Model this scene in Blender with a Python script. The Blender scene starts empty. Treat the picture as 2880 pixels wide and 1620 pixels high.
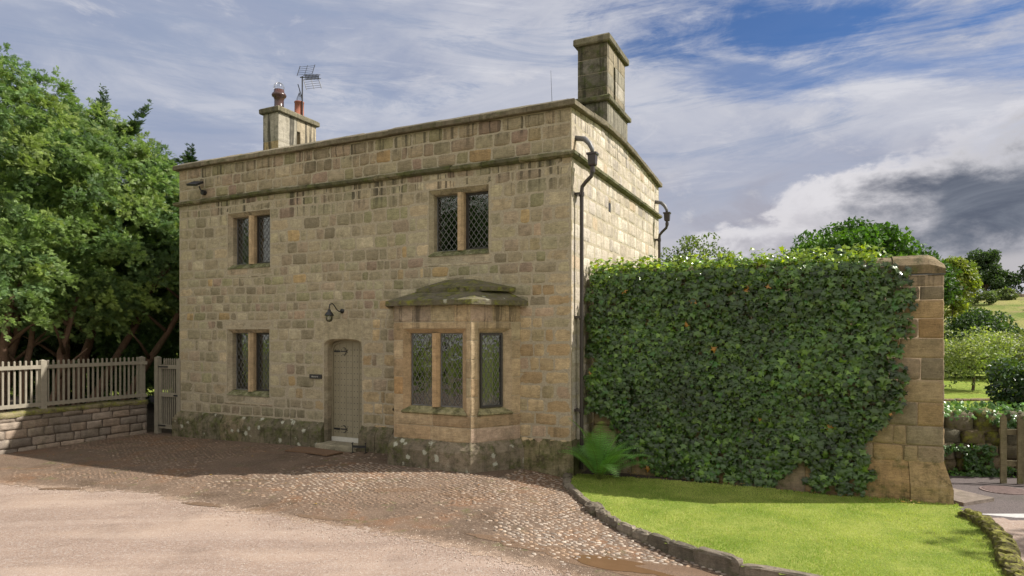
import bpy, math, random
import numpy as np
random.seed(7); rng = np.random.default_rng(7)
scene = bpy.context.scene
COL = scene.collection
PI = math.pi
V = lambda *a: np.array(a, float)
def nrm(v):
    v = np.asarray(v, float); return v/(np.linalg.norm(v, axis=-1, keepdims=True)+1e-12)
def sstep(t): t = np.clip(t, 0, 1); return t*t*(3-2*t)

# ------------------------------------------------------------ mesh builder
class MB:
    def __init__(s): s.v=[]; s.fl=[]; s.ft=[]; s.c=[]; s.w=[]; s.m=[]; s.n=0
    def add(s, v, f, col=(.3,.3,.3), wear=(0,0,0), mat=0):
        v = np.asarray(v, float).reshape(-1,3); n=len(v)
        s.v.append(v)
        c = np.asarray(col, float); s.c.append(np.broadcast_to(c, (n,3)) if c.ndim==1 else c)
        w = np.asarray(wear, float); s.w.append(np.broadcast_to(w, (n,3)) if w.ndim==1 else w)
        if isinstance(f, np.ndarray):
            s.fl.append((f+s.n).ravel()); s.ft.append(np.full(len(f), f.shape[1])); nf=len(f)
        else:
            s.fl.append(np.array([i+s.n for q in f for i in q])); s.ft.append(np.array([len(q) for q in f])); nf=len(f)
        s.m.append(np.full(nf, mat)); s.n += n
    def box(s, x0,x1,y0,y1,z0,z1, **k):
        v=[(x,y,z) for z in (z0,z1) for y in (y0,y1) for x in (x0,x1)]
        s.add(v, [(0,2,3,1),(4,5,7,6),(0,1,5,4),(2,6,7,3),(0,4,6,2),(1,3,7,5)], **k)
    def tube(s, pts, r, n=8, caps=True, **k):
        pts=[V(*p) for p in pts]; m=len(pts); rs = r if isinstance(r,(list,tuple,np.ndarray)) else [r]*m
        vs=[]; prev=None
        for i,p in enumerate(pts):
            d = nrm(pts[min(i+1,m-1)]-pts[max(i-1,0)])
            a = prev if prev is not None else (V(1,0,0) if abs(d[0])<.9 else V(0,1,0))
            a = nrm(a-d*np.dot(a,d)); b=np.cross(d,a); prev=a
            for j in range(n):
                t=2*PI*j/n; vs.append(p+rs[i]*(a*math.cos(t)+b*math.sin(t)))
        f=[(i*n+j, i*n+(j+1)%n, (i+1)*n+(j+1)%n, (i+1)*n+j) for i in range(m-1) for j in range(n)]
        if caps: f += [tuple(range(n-1,-1,-1)), tuple((m-1)*n+j for j in range(n))]
        s.add(vs, f, **k)
    def lathe(s, c, prof, n=20, **k):
        vs=[(c[0]+r*math.cos(2*PI*j/n), c[1]+r*math.sin(2*PI*j/n), c[2]+z) for r,z in prof for j in range(n)]
        f=[(i*n+j, i*n+(j+1)%n, (i+1)*n+(j+1)%n, (i+1)*n+j) for i in range(len(prof)-1) for j in range(n)]
        s.add(vs, f, **k)
    def build(s, name, mats, parent=None, smooth=False, **props):
        me = bpy.data.meshes.new(name)
        v=np.concatenate(s.v); fl=np.concatenate(s.fl).astype(np.int32); ft=np.concatenate(s.ft).astype(np.int32)
        me.vertices.add(len(v)); me.vertices.foreach_set('co', v.astype(np.float32).ravel())
        me.loops.add(len(fl)); me.loops.foreach_set('vertex_index', fl)
        me.polygons.add(len(ft)); st=np.concatenate([[0],np.cumsum(ft)[:-1]]).astype(np.int32)
        me.polygons.foreach_set('loop_start', st)
        try: me.polygons.foreach_set('loop_total', ft)
        except Exception: pass
        mats = mats if isinstance(mats,(list,tuple)) else [mats]
        for m in mats: me.materials.append(m)
        me.polygons.foreach_set('material_index', np.concatenate(s.m).astype(np.int32))
        me.polygons.foreach_set('use_smooth', np.full(len(ft), bool(smooth)))
        me.update(calc_edges=True)
        for nm, arr in (('Col', s.c), ('Wear', s.w)):
            a = np.concatenate(arr); a4=np.ones((len(a),4),np.float32); a4[:,:3]=a
            at = me.attributes.new(nm, 'FLOAT_COLOR', 'POINT'); at.data.foreach_set('color', a4.ravel())
        me.validate()
        o = bpy.data.objects.new(name, me); COL.objects.link(o)
        if parent: o.parent = parent
        for k,val in props.items(): o[k]=val
        return o
def thing(name, label, cat, loc=(0,0,0), rz=0, group=None):
    o = bpy.data.objects.new(name, None); o.empty_display_size=.2; COL.objects.link(o)
    o.location=loc; o.rotation_euler=(0,0,rz); o['label']=label; o['category']=cat
    if group: o['group']=group
    return o

# ------------------------------------------------------------ materials
def newmat(name):
    m = bpy.data.materials.new(name); m.use_nodes=True; nt=m.node_tree; nt.nodes.clear()
    out = nt.nodes.new('ShaderNodeOutputMaterial'); return m, nt, out
class NT:
    def __init__(s, nt): s.nt=nt
    def __call__(s, typ, **ins):
        n = s.nt.nodes.new(typ)
        for k,val in ins.items():
            if k.startswith('_'): setattr(n, k[1:], val); continue
            key = k.replace('__',' ')
            if key.isdigit(): key=int(key)
            s.set(n.inputs[key], val)
        return n
    def set(s, inp, val):
        if isinstance(val, bpy.types.NodeSocket): s.nt.links.new(val, inp)
        elif isinstance(val, bpy.types.Node): s.nt.links.new(val.outputs[0], inp)
        else:
            if inp.type=='RGBA' and len(val)==3: val=(*val,1)
            inp.default_value=val
    def noise(s, vec, scale, detail=4, rough=.55, dist=0.):
        return s('ShaderNodeTexNoise', Vector=vec, Scale=scale, Detail=detail, Roughness=rough, Distortion=dist).outputs[0]
    def ramp(s, fac, lo, hi):
        n=s('ShaderNodeMapRange', Value=fac); n.inputs[1].default_value=lo; n.inputs[2].default_value=hi; n.interpolation_type='SMOOTHSTEP'; return n.outputs[0]
    def math(s, op, a, b=0., c=None, clamp=False):
        n=s.nt.nodes.new('ShaderNodeMath'); n.operation=op; n.use_clamp=clamp
        s.set(n.inputs[0],a); s.set(n.inputs[1],b)
        if c is not None: s.set(n.inputs[2],c)
        return n.outputs[0]
    def mix(s, fac, a, b, mode='MIX'):
        n=s.nt.nodes.new('ShaderNodeMix'); n.data_type='RGBA'; n.blend_type=mode
        s.set(n.inputs[0],fac); s.set(n.inputs[6],a); s.set(n.inputs[7],b); return n.outputs[2]
    def mapping(s, vec, scale=(1,1,1), loc=(0,0,0), rot=(0,0,0)):
        return s('ShaderNodeMapping', Vector=vec, Scale=scale, Location=loc, Rotation=rot).outputs[0]
    def bump(s, h, strength=.5, dist=.01):
        return s('ShaderNodeBump', Strength=strength, Distance=dist, Height=h).outputs[0]

def stone_mat(name, moss=(.035,.045,.012), bump=.6, sc=1., roughness=.9, lichen=(.42,.42,.34), grain=1.):
    m, nt, out = newmat(name); N=NT(nt)
    co = N('ShaderNodeTexCoord').outputs['Object']
    col = N('ShaderNodeAttribute', _attribute_name='Col').outputs['Color']
    wear = N('ShaderNodeSeparateColor', Color=N('ShaderNodeAttribute', _attribute_name='Wear').outputs['Color'])
    n1 = N.noise(co, 9*sc, 6, .65); n2 = N.noise(co, 60*sc, 5, .7); n3 = N.noise(N.mapping(co,(3,3,26)), 2.2*sc, 4, .6, 1.2)
    br = N.math('ADD', N.math('MULTIPLY', n1, .55), N.math('ADD', N.math('MULTIPLY', n2, .5*grain), N.math('MULTIPLY', n3, .45)))
    br = N('ShaderNodeMapRange', Value=br); br.inputs[1].default_value=.45; br.inputs[2].default_value=1.05; br.inputs[3].default_value=.42; br.inputs[4].default_value=1.62
    g = N('ShaderNodeCombineColor', Red=br, Green=br, Blue=br)
    c = N.mix(1., col, g, 'MULTIPLY')
    # dark weathering patches
    dk = N.ramp(N.noise(co, 1.5, 8, .76), .47, .70)
    c = N.mix(N.math('MULTIPLY', dk, .52), c, (.095,.083,.048))
    lg = N.ramp(N.noise(N.mapping(co,(1,1,1),loc=(7,3,5)), 2.3, 7, .75), .55, .74)
    c = N.mix(N.math('MULTIPLY', lg, .35), c, (.50,.43,.30))
    pit = N.ramp(N.noise(co, 38, 4, .8), .36, .27); c = N.mix(N.math('MULTIPLY', pit, .55), c, (.08,.065,.04))
    # streaks running down
    st = N.ramp(N.noise(N.mapping(co,(6,6,.3)), 1.6, 5, .65), .49, .62)
    c = N.mix(N.math('MULTIPLY', st, N.math('MULTIPLY', wear.outputs[2], .85)), c, (.03,.028,.022))
    # moss
    mk = N.math('SUBTRACT', N.math('ADD', wear.outputs[0], N.math('MULTIPLY', N.math('SUBTRACT', N.noise(co, 5, 7, .75), .5), 1.5)), .5)
    mk = N.ramp(mk, -.12, .25); mk = N.math('MULTIPLY', mk, N.ramp(wear.outputs[0], .02, .12))
    mc = N.mix(N.ramp(N.noise(co, 7, 6, .75),.35,.65), (.028,.024,.014), (moss[0]*1.7,moss[1]*1.7,moss[2]*1.3))
    c = N.mix(N.math('MULTIPLY', mk, .85), c, mc)
    # lichen
    vo = N('ShaderNodeTexVoronoi', Vector=N.mapping(co,(1,1,1.1)), Scale=4.6); vo.inputs['Randomness'].default_value=1
    warp = N.math('ADD', vo.outputs['Distance'], N.math('MULTIPLY', N.noise(co, 22, 6, .8), .75))
    lm = N.math('MULTIPLY', N.math('SUBTRACT', 1., N.ramp(warp, .54, .62)), N.ramp(N.math('MULTIPLY', wear.outputs[1], N.noise(co, 1.9, 3, .5)), .36, .46))
    c = N.mix(lm, c, lichen)
    h = N.math('ADD', N.math('MULTIPLY', n1, .6), N.math('ADD', N.math('MULTIPLY', n2, .35), N.math('MULTIPLY', n3, .5)))
    h = N.math('SUBTRACT', N.math('ADD', h, N.math('MULTIPLY', mk, .5)), N.math('MULTIPLY', pit, .5))
    b = N('ShaderNodeBsdfPrincipled', Base__Color=c, Roughness=roughness, Normal=N.bump(h, bump, .02)); b.inputs['Specular IOR Level'].default_value=.25
    nt.links.new(b.outputs[0], out.inputs[0]); return m

def plain_mat(name, col, rough=.6, metal=0., spec=.5, var=.25, scale=20, bump=.1, attr=False):
    m, nt, out = newmat(name); N=NT(nt)
    co = N('ShaderNodeTexCoord').outputs['Object']
    base = N('ShaderNodeAttribute', _attribute_name='Col').outputs['Color'] if attr else N('ShaderNodeRGB').outputs[0]
    if not attr: base.default_value=(*col,1)
    n = N.noise(co, scale, 5, .65)
    g = N('ShaderNodeMapRange', Value=n); g.inputs[1].default_value=.3; g.inputs[2].default_value=.7; g.inputs[3].default_value=1-var; g.inputs[4].default_value=1+var
    c = N.mix(1., base, N('ShaderNodeCombineColor', Red=g, Green=g, Blue=g), 'MULTIPLY')
    b = N('ShaderNodeBsdfPrincipled', Base__Color=c, Roughness=rough, Metallic=metal, Normal=N.bump(n, bump, .01)); b.inputs['Specular IOR Level'].default_value=spec
    nt.links.new(b.outputs[0], out.inputs[0]); return m

def leaf_mat(name, rough=.55, trans=.3, spec=.4, tint=(1.5,1.7,.35)):
    m, nt, out = newmat(name); N=NT(nt)
    col = N('ShaderNodeAttribute', _attribute_name='Col').outputs['Color']
    b = N('ShaderNodeBsdfPrincipled', Base__Color=col, Roughness=rough); b.inputs['Specular IOR Level'].default_value=spec
    t = N('ShaderNodeBsdfTranslucent', Color=N.mix(1., col, tint, 'MULTIPLY'))
    mx = N('ShaderNodeMixShader'); mx.inputs[0].default_value=trans
    nt.links.new(b.outputs[0], mx.inputs[1]); nt.links.new(t.outputs[0], mx.inputs[2]); nt.links.new(mx.outputs[0], out.inputs[0]); return m

M_stone = stone_mat('sandstone'); M_smooth = stone_mat('dressed_sandstone', bump=.35)
M_cope = stone_mat('weathered_coping', moss=(.06,.07,.025), bump=.7)
M_mossy = stone_mat('mossy_slab', moss=(.15,.16,.018), bump=.9)
M_mortar = plain_mat('mortar', (.36,.315,.235), .95, var=.22, scale=30, bump=.5, spec=.2)
M_gmortar = plain_mat('brown_mortar', (.23,.175,.115), .95, var=.3, scale=30, bump=.5, spec=.2)
M_black = plain_mat('black_iron', (.018,.018,.02), .45, var=.3, scale=40)
M_lead = plain_mat('lead_cames', (.13,.13,.128), .5, metal=.2, var=.3)
M_frame = plain_mat('dark_casement', (.035,.03,.027), .5)
M_greyframe = plain_mat('grey_casement', (.16,.155,.15), .5)
M_door = plain_mat('olive_paint', (.25,.22,.15), .55, var=.1, scale=8, bump=.05)
M_white = plain_mat('white_board', (.55,.53,.48), .6, var=.08)
M_fence = plain_mat('fence_paint', (.25,.225,.175), .65, var=.16, scale=9, bump=.1)
M_mat = plain_mat('coir', (.16,.095,.055), .95, var=.35, scale=90, bump=.8)
M_terra = plain_mat('terracotta', (.25,.085,.05), .7, var=.2, scale=9)
M_potdark = plain_mat('glazed_brown_pot', (.07,.035,.03), .25, var=.25, scale=9)
M_pipe = plain_mat('painted_cast_iron', (.035,.028,.026), .35, var=.25, scale=12)
M_leadsheet = plain_mat('lead_sheet', (.12,.12,.125), .5, metal=.2)
M_bark = stone_mat('bark', moss=(.04,.05,.015), bump=1., sc=1.2)
M_wood = stone_mat('weathered_wood', moss=(.09,.10,.03), bump=.4)
M_yew = leaf_mat('yew_leaf', .45, .34, .4, (1.3,1.5,.7)); M_leaf = leaf_mat('broad_leaf', .55, .3)
M_ivy = leaf_mat('ivy_leaf', .29, .25, .6, (2.6,2.3,.3)); M_fern = leaf_mat('fern_leaf', .6, .3)
M_grass = leaf_mat('grass_blade', .6, .35, .25, (1.1,1.2,.5))
M_curtain = plain_mat('cream_curtain', (.42,.38,.26), .9, var=.1)
M_dark = plain_mat('dark_room', (.03,.028,.024), .9)

def glass_mat():
    m, nt, out = newmat('window_glass'); N=NT(nt)
    co = N('ShaderNodeTexCoord').outputs['Object']
    nb = N.bump(N.noise(co, 5, 3, .5), .25, .02)
    fr = N('ShaderNodeFresnel', IOR=1.6, Normal=nb)
    g = N('ShaderNodeBsdfGlossy', Color=(.9,.95,.92), Roughness=.02, Normal=nb)
    t = N('ShaderNodeBsdfTransparent', Color=(.62,.66,.6))
    mx = N('ShaderNodeMixShader'); N.set(mx.inputs[0], N.math('ADD', N.math('MULTIPLY', fr, 1.2), .05)); nt.links.new(t.outputs[0], mx.inputs[1]); nt.links.new(g.outputs[0], mx.inputs[2])
    nt.links.new(mx.outputs[0], out.inputs[0]); return m
M_glass = glass_mat()

# ------------------------------------------------------------ stonework
PAL = [((.315,.265,.19),6),((.275,.24,.17),5),((.305,.245,.185),3.5),((.235,.20,.145),3),((.375,.325,.24),2.5),((.37,.27,.15),.5),((.26,.24,.15),2),((.285,.215,.17),1.5),((.30,.27,.19),4)]
PALW = [((.385,.295,.185),5),((.42,.325,.21),3),((.345,.25,.15),3),((.39,.25,.125),.8),((.36,.27,.20),2),((.32,.265,.17),2)]
PALL = [((.44,.385,.315),5),((.475,.425,.355),4),((.40,.345,.275),3),((.44,.35,.25),.6),((.39,.345,.30),2)]  # paler stone tones for the side wall, sunlight put into the colour
PALD = [((.24,.19,.15),4),((.28,.22,.18),3),((.21,.175,.14),3),((.26,.20,.175),2)]
PALA = [((.36,.305,.22),4),((.335,.29,.20),3),((.39,.315,.22),2),((.32,.28,.20),2)]
WAVE=[0.]
def lowf(x,y,s,ph=0): return (np.sin(x*s+1.3*np.sin(y*s*.8+ph)+ph)+np.sin(y*s*1.37+1.1*np.sin(x*s*.9+2*ph)+2.1*ph))*.5
def pick(p):
    c = np.array(random.choices([q[0] for q in p],[q[1] for q in p])[0]); return c*random.uniform(.86,1.15)
def stone(mb, O, U, W, N, u0,u1,z0,z1, col, wear=(0,0,0), bulge=.014, gap=.008, jit=.007, depth=.05, proud=0., zcap=None, wearf=None, mat=0):
    """one block: front grid, rounded edges, sides running back into the wall"""
    nu = max(3, min(9, int((u1-u0)/.07)+2)); nv = max(3, min(6, int((z1-z0)/.07)+2))
    J = lambda: random.uniform(-jit, jit)
    cs = [(u0+gap+J(), z0+gap+J()), (u1-gap+J(), z0+gap+J()), (u1-gap+J(), z1-gap+J()), (u0+gap+J(), z1-gap+J())]
    rnd = min(.013, .06*min(u1-u0, z1-z0)) if jit>.004 else .004
    a = np.linspace(0,1,nu); b=np.linspace(0,1,nv)
    a = np.sort(np.concatenate([a,[.06*1.,.94]])); b=np.sort(np.concatenate([b,[.1,.9]])); nu+=2; nv+=2
    A,B = np.meshgrid(a,b)
    P = ((1-A)*(1-B))[...,None]*cs[0]+(A*(1-B))[...,None]*cs[1]+(A*B)[...,None]*cs[2]+((1-A)*B)[...,None]*cs[3]
    sx = 2*A-1; sy=2*B-1
    cr = (np.abs(sx)**6)*(np.abs(sy)**6)
    cen = P.mean((0,1)); P = P + (cen-P)*(cr*rnd/ (np.linalg.norm(cen-P,axis=-1)+1e-6))[...,None]
    edge = (np.abs(sx)==1)|(np.abs(sy)==1)
    if jit>.004: P = P + np.where(edge[...,None], rng.normal(0, jit*.35, P.shape), 0)
    d = bulge*(1-np.abs(sx)**5)*(1-np.abs(sy)**5)
    d = d + np.where(edge, 0, rng.normal(0, bulge*.22, d.shape)+bulge*.25) + proud
    if zcap is not None: P[...,1] = np.minimum(P[...,1], zcap(P[...,0]))
    if WAVE[0]: P = P + np.stack([.010*lowf(P[...,0],P[...,1],4.3,2.), .013*lowf(P[...,0],P[...,1],1.9,.3)+.006*lowf(P[...,0],P[...,1],6.1,1.)],-1)*WAVE[0]
    X = O + P[...,0:1]*U + P[...,1:2]*W + d[...,None]*N
    idx = np.arange(nu*nv).reshape(nv,nu)
    f = np.stack([idx[:-1,:-1],idx[:-1,1:],idx[1:,1:],idx[1:,:-1]],-1).reshape(-1,4)
    ring = np.concatenate([idx[0,:],idx[1:,-1],idx[-1,-2::-1],idx[-2:0:-1,0]])
    k=len(ring); Xr = X.reshape(-1,3)[ring]-N*(depth+proud); base=nu*nv
    sf = np.stack([ring, base+np.arange(k), base+(np.arange(k)+1)%k, np.roll(ring,-1)],-1)
    allv = np.concatenate([X.reshape(-1,3), Xr])
    if wearf is not None:
        PP = P.reshape(-1,2); PP = np.concatenate([PP, PP[ring]]); w = wearf(PP[:,0],PP[:,1])
    else: w = wear
    mb.add(allv, np.concatenate([f, sf]), col=col, wear=w, mat=mat)

def course_wall(mb, O, U, N, u0, u1, zs, holes=(), pal=PAL, lens=(.18,.42), quoin=(True,True), cuts=(), zcap=None, wearf=None, qpal=None, colf=None, bulge=.008, jit=.007):
    """holes: cut out and edged with dressed stone; cuts: cut out plainly."""
    W=V(0,0,1); par=0
    for z0,z1 in zip(zs[:-1], zs[1:]):
        par ^= 1
        # x breakpoints
        hs=[(h,True) for h in holes]+[(h,False) for h in cuts]
        act=[(h,f) for h,f in hs if h[2]<z1-.001 and h[3]>z0+.001]
        bps=sorted({u0,u1}|{min(max(v,u0),u1) for h,f in act for v in h[:2]})
        ints=[]
        for a,b in zip(bps[:-1],bps[1:]):
            if b-a<1e-4: continue
            m=(a+b)/2; lo,hi=z0,z1; full=True
            for h,f in act:
                if h[0]<m<h[1]:
                    full=False
                    if h[2]<=z0+.001 and h[3]>=z1-.001: lo=hi=0
                    elif h[2]<=z0+.001: lo=max(lo,h[3])
                    else: hi=min(hi,h[2])
            if hi-lo>.03: ints.append([a,b,lo,hi,full])
        mer=[]
        for it in ints:
            if mer and mer[-1][4] and it[4] and abs(mer[-1][1]-it[0])<1e-4: mer[-1][1]=it[1]
            else: mer.append(it)
        for a,b,lo,hi,full in mer:
            L=b-a; left=right=None
            ql = .28 if par else .5
            isl = (abs(a-u0)<1e-3 and quoin[0]) or any(f and abs(h[1]-a)<1e-3 for h,f in act)
            isr = (abs(b-u1)<1e-3 and quoin[1]) or any(f and abs(h[0]-b)<1e-3 for h,f in act)
            x=a; stones=[]
            end=b
            if isl and full and L>.25: w=min(ql*random.uniform(.85,1.15),L); stones.append((x,x+w,1)); x+=w
            if isr and full and end-x>.35: w=ql*random.uniform(.85,1.15); w=min(w,end-x); stones.append((end-w,end,1)); end-=w
            while end-x>1e-3:
                w=random.uniform(*lens)*(1. if (hi-lo)>.2 else .9)
                if random.random()<.12: w*=.5
                if end-x-w<.12: w=end-x
                if w>.75: w=w/2
                stones.append((x,x+w,0)); x+=w
            for s0,s1,q in stones:
                c = pick(qpal or PALA) if q else pick(pal)
                if colf: c = colf((s0+s1)/2,(lo+hi)/2,c,q)
                if zcap is not None and min(zcap(s0),zcap(s1))<lo+.03: continue
                stone(mb, O,U,W,N, s0,s1,lo,hi, c, bulge=bulge*(.55 if q else random.uniform(.6,1.5)), gap=.003 if q else random.uniform(.003,.008), jit=.0035 if q else jit, zcap=zcap, wearf=wearf)

def sweep(mb, path, prof, closed=False, seg=.7, pal=None, wear=(.6,0,0), jit=.004, capends=True, sub=2, mat=0, wearprof=None):
    """path: list of (x,y,z) walked with the outside on the right-hand side; prof: (outward, up) loop."""
    P=[V(*p) for p in path]; n=len(P); segs = n if closed else n-1
    dirs=[nrm(V(*(P[(i+1)%n]-P[i])[:2],0)) for i in range(segs)]
    outs=[V(d[1],-d[0],0) for d in dirs]
    mit=[]
    for i in range(n):
        if closed: a,b=outs[i-1],outs[i]
        else: a,b=outs[max(i-1,0)],outs[min(i,segs-1)]
        m=a+b; mit.append(m/ (np.dot(m,m)/2))
    prof=np.array(prof,float); k=len(prof); pal=pal or PALD
    for i in range(segs):
        A,B=P[i],P[(i+1)%n]; mA,mB=mit[i],mit[(i+1)%n]; L=np.linalg.norm(B-A); m=max(1,round(L/seg))
        ts=np.sort(np.concatenate([[0,1],(np.arange(1,m)+rng.uniform(-.25,.25,max(m-1,0)))/m]))
        for t0,t1 in zip(ts[:-1],ts[1:]):
            g=.0035/L; a0=t0+(g if t0>0 else 0); a1=t1-(g if t1<1 else 0); off=rng.normal(0,jit,2)
            rows=[]
            for t in np.linspace(a0,a1,sub+1):
                base=A+(B-A)*t; mm=mA+(mB-mA)*t; mm=mA*(1-t)+mB*t
                q=prof+rng.normal(0,jit*.6,(k,2))
                # keep the mitre only near the ends: interpolate true offset
                o=outs[i]; along_=dirs[i]
                shA=np.dot(mA,along_); shB=np.dot(mB,along_)
                sh = shA*max(0,1-t*L/.5) + shB*max(0,1-(1-t)*L/.5)
                rows.append(base+q[:,0:1]*o+q[:,0:1]*sh*along_+(q[:,1:2]+off[0])*V(0,0,1))
            R=np.concatenate(rows); f=[]
            for r in range(sub):
                for j in range(k): f.append((r*k+j,(r+1)*k+j,(r+1)*k+(j+1)%k,r*k+(j+1)%k))
            f+= [tuple(range(k-1,-1,-1)), tuple(sub*k+j for j in range(k))]
            mb.add(R,f,col=pick(pal),wear=wear,mat=mat)

def blob(mb, c, r, col, seed=None, rough=.18, n=(10,7), wear=(0,0,0), rz=0., squash=2.6, mat=0):
    """an irregular rounded boulder"""
    th=np.linspace(0,2*PI,n[0],endpoint=False); ph=np.linspace(-PI/2,PI/2,n[1]+2)[1:-1]
    T,Ph=np.meshgrid(th,ph); d=np.stack([np.cos(T)*np.cos(Ph),np.sin(T)*np.cos(Ph),np.sin(Ph)],-1)
    d=np.sign(d)*np.abs(d)**(2/squash)
    d=d*(1+rng.uniform(-rough,rough,d.shape[:2])[...,None])
    d=np.concatenate([d.reshape(-1,3),[[0,0,-1],[0,0,1]]])*np.array(r)
    cz,sz=math.cos(rz),math.sin(rz); d=d@np.array([[cz,sz,0],[-sz,cz,0],[0,0,1]])
    m,k=n[1],n[0]; f=[(i*k+j,i*k+(j+1)%k,(i+1)*k+(j+1)%k,(i+1)*k+j) for i in range(m-1) for j in range(k)]
    f+=[(m*k,(j+1)%k,j) for j in range(k)]+[(m*k+1,(m-1)*k+j,(m-1)*k+(j+1)%k) for j in range(k)]
    mb.add(d+np.array(c),f,col=col,wear=wear,mat=mat)

# ------------------------------------------------------------ ground heights (metres; camera eye 2.25)
def G(x,y):
    x=np.asarray(x,float); y=np.asarray(y,float)
    return -.08*sstep((-x-3)/5) - .2*sstep((x+.5)/2.5) - .05*sstep((4-y)/6)
LAWN_Z=-.075
def hillz(x,y):
    d = y*.94+x*.35
    z = 7.6*sstep((d-47)/62)+1.6*sstep((d-100)/60)
    return z*sstep((y-30)/20)
def T(x,y):
    x=np.asarray(x,float); y=np.asarray(y,float)
    return -.33 + hillz(x,y) + .06*np.sin(x*.21+1)*np.sin(y*.17)*sstep((y-25)/10)

def inpoly(px,py,poly):
    r=np.zeros(px.shape,bool); n=len(poly)
    for i in range(n):
        x0,y0=poly[i]; x1,y1=poly[(i+1)%n]
        if y0==y1: continue
        c=((y0>py)!=(y1>py))&(px<(x1-x0)*(py-y0)/(y1-y0)+x0); r^=c
    return r
def smooth_path(pts, n=8):
    P=np.array(pts,float); out=[]
    Q=np.vstack([2*P[0]-P[1],P,2*P[-1]-P[-2]])
    for i in range(1,len(Q)-2):
        for t in np.linspace(0,1,n,endpoint=False):
            out.append(.5*((2*Q[i])+(-Q[i-1]+Q[i+1])*t+(2*Q[i-1]-5*Q[i]+4*Q[i+1]-Q[i+2])*t*t+(-Q[i-1]+3*Q[i]-3*Q[i+1]+Q[i+2])*t**3))
    out.append(P[-1]); return np.array(out)
def grid_sheet(x0,x1,y0,y1,step,zf,keep=None):
    xs=np.arange(x0,x1+step/2,step); ys=np.arange(y0,y1+step/2,step); X,Y=np.meshgrid(xs,ys)
    v=np.stack([X,Y,zf(X,Y)],-1).reshape(-1,3); idx=np.arange(X.size).reshape(X.shape)
    f=np.stack([idx[:-1,:-1],idx[:-1,1:],idx[1:,1:],idx[1:,:-1]],-1).reshape(-1,4)
    if keep is not None:
        c=v[f].mean(1); f=f[keep(c[:,0],c[:,1])]
    return v,f

# house frame
RZ=math.radians(-25.7); HC=V(.974,10.5,0)
EX=V(math.cos(RZ),math.sin(RZ),0); EY=V(-math.sin(RZ),math.cos(RZ),0)
def W2(lx,ly,z=0.): return HC+EX*lx+EY*ly+V(0,0,z)
def toloc(x,y):
    dx=np.asarray(x)-HC[0]; dy=np.asarray(y)-HC[1]; return dx*EX[0]+dy*EX[1], dx*EY[0]+dy*EY[1]

kerbL = smooth_path([(.93,10.55),(.86,9.85),(1.02,8.95),(1.13,8.45),(1.34,7.86),(1.62,7.38),(1.82,7.04),(2.08,6.72),(2.42,6.38),(2.98,6.08),(3.7,5.75),(4.6,5.6)])
kerbR = smooth_path([(5.86,8.28),(5.86,8.0),(5.72,7.62),(5.45,7.05),(5.12,6.6),(4.9,6.2),(4.75,5.8),(4.6,5.6)])
lawn_poly=[tuple(p) for p in kerbL]+[tuple(p) for p in kerbR[::-1]]+[tuple(W2(5.4,.72)[:2]),tuple(W2(4.3,.70)[:2]),tuple(W2(4.1,.56)[:2]),tuple(W2(2.9,.52)[:2]),tuple(W2(1.5,.40)[:2]),tuple(W2(.5,.25)[:2]),tuple(W2(-.1,.1)[:2])]
bound=[(-14,11.4),(-7.83,9.77),(-5.63,9.15),(-4.08,8.31),(-2.8,7.69),(-1.73,7.16),(-.79,6.75),(.05,6.23),(.62,5.9),(1.6,5.5),(3.2,5.0)]
cob_poly=bound+[(3.6,5.7)]+[tuple(p) for p in kerbL[:-8][::-1]]+[(.97,10.5),tuple(W2(-9.54,.2)[:2]),tuple(W2(-10.6,.1)[:2]),tuple(W2(-10.6,-7)[:2])]

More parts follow.
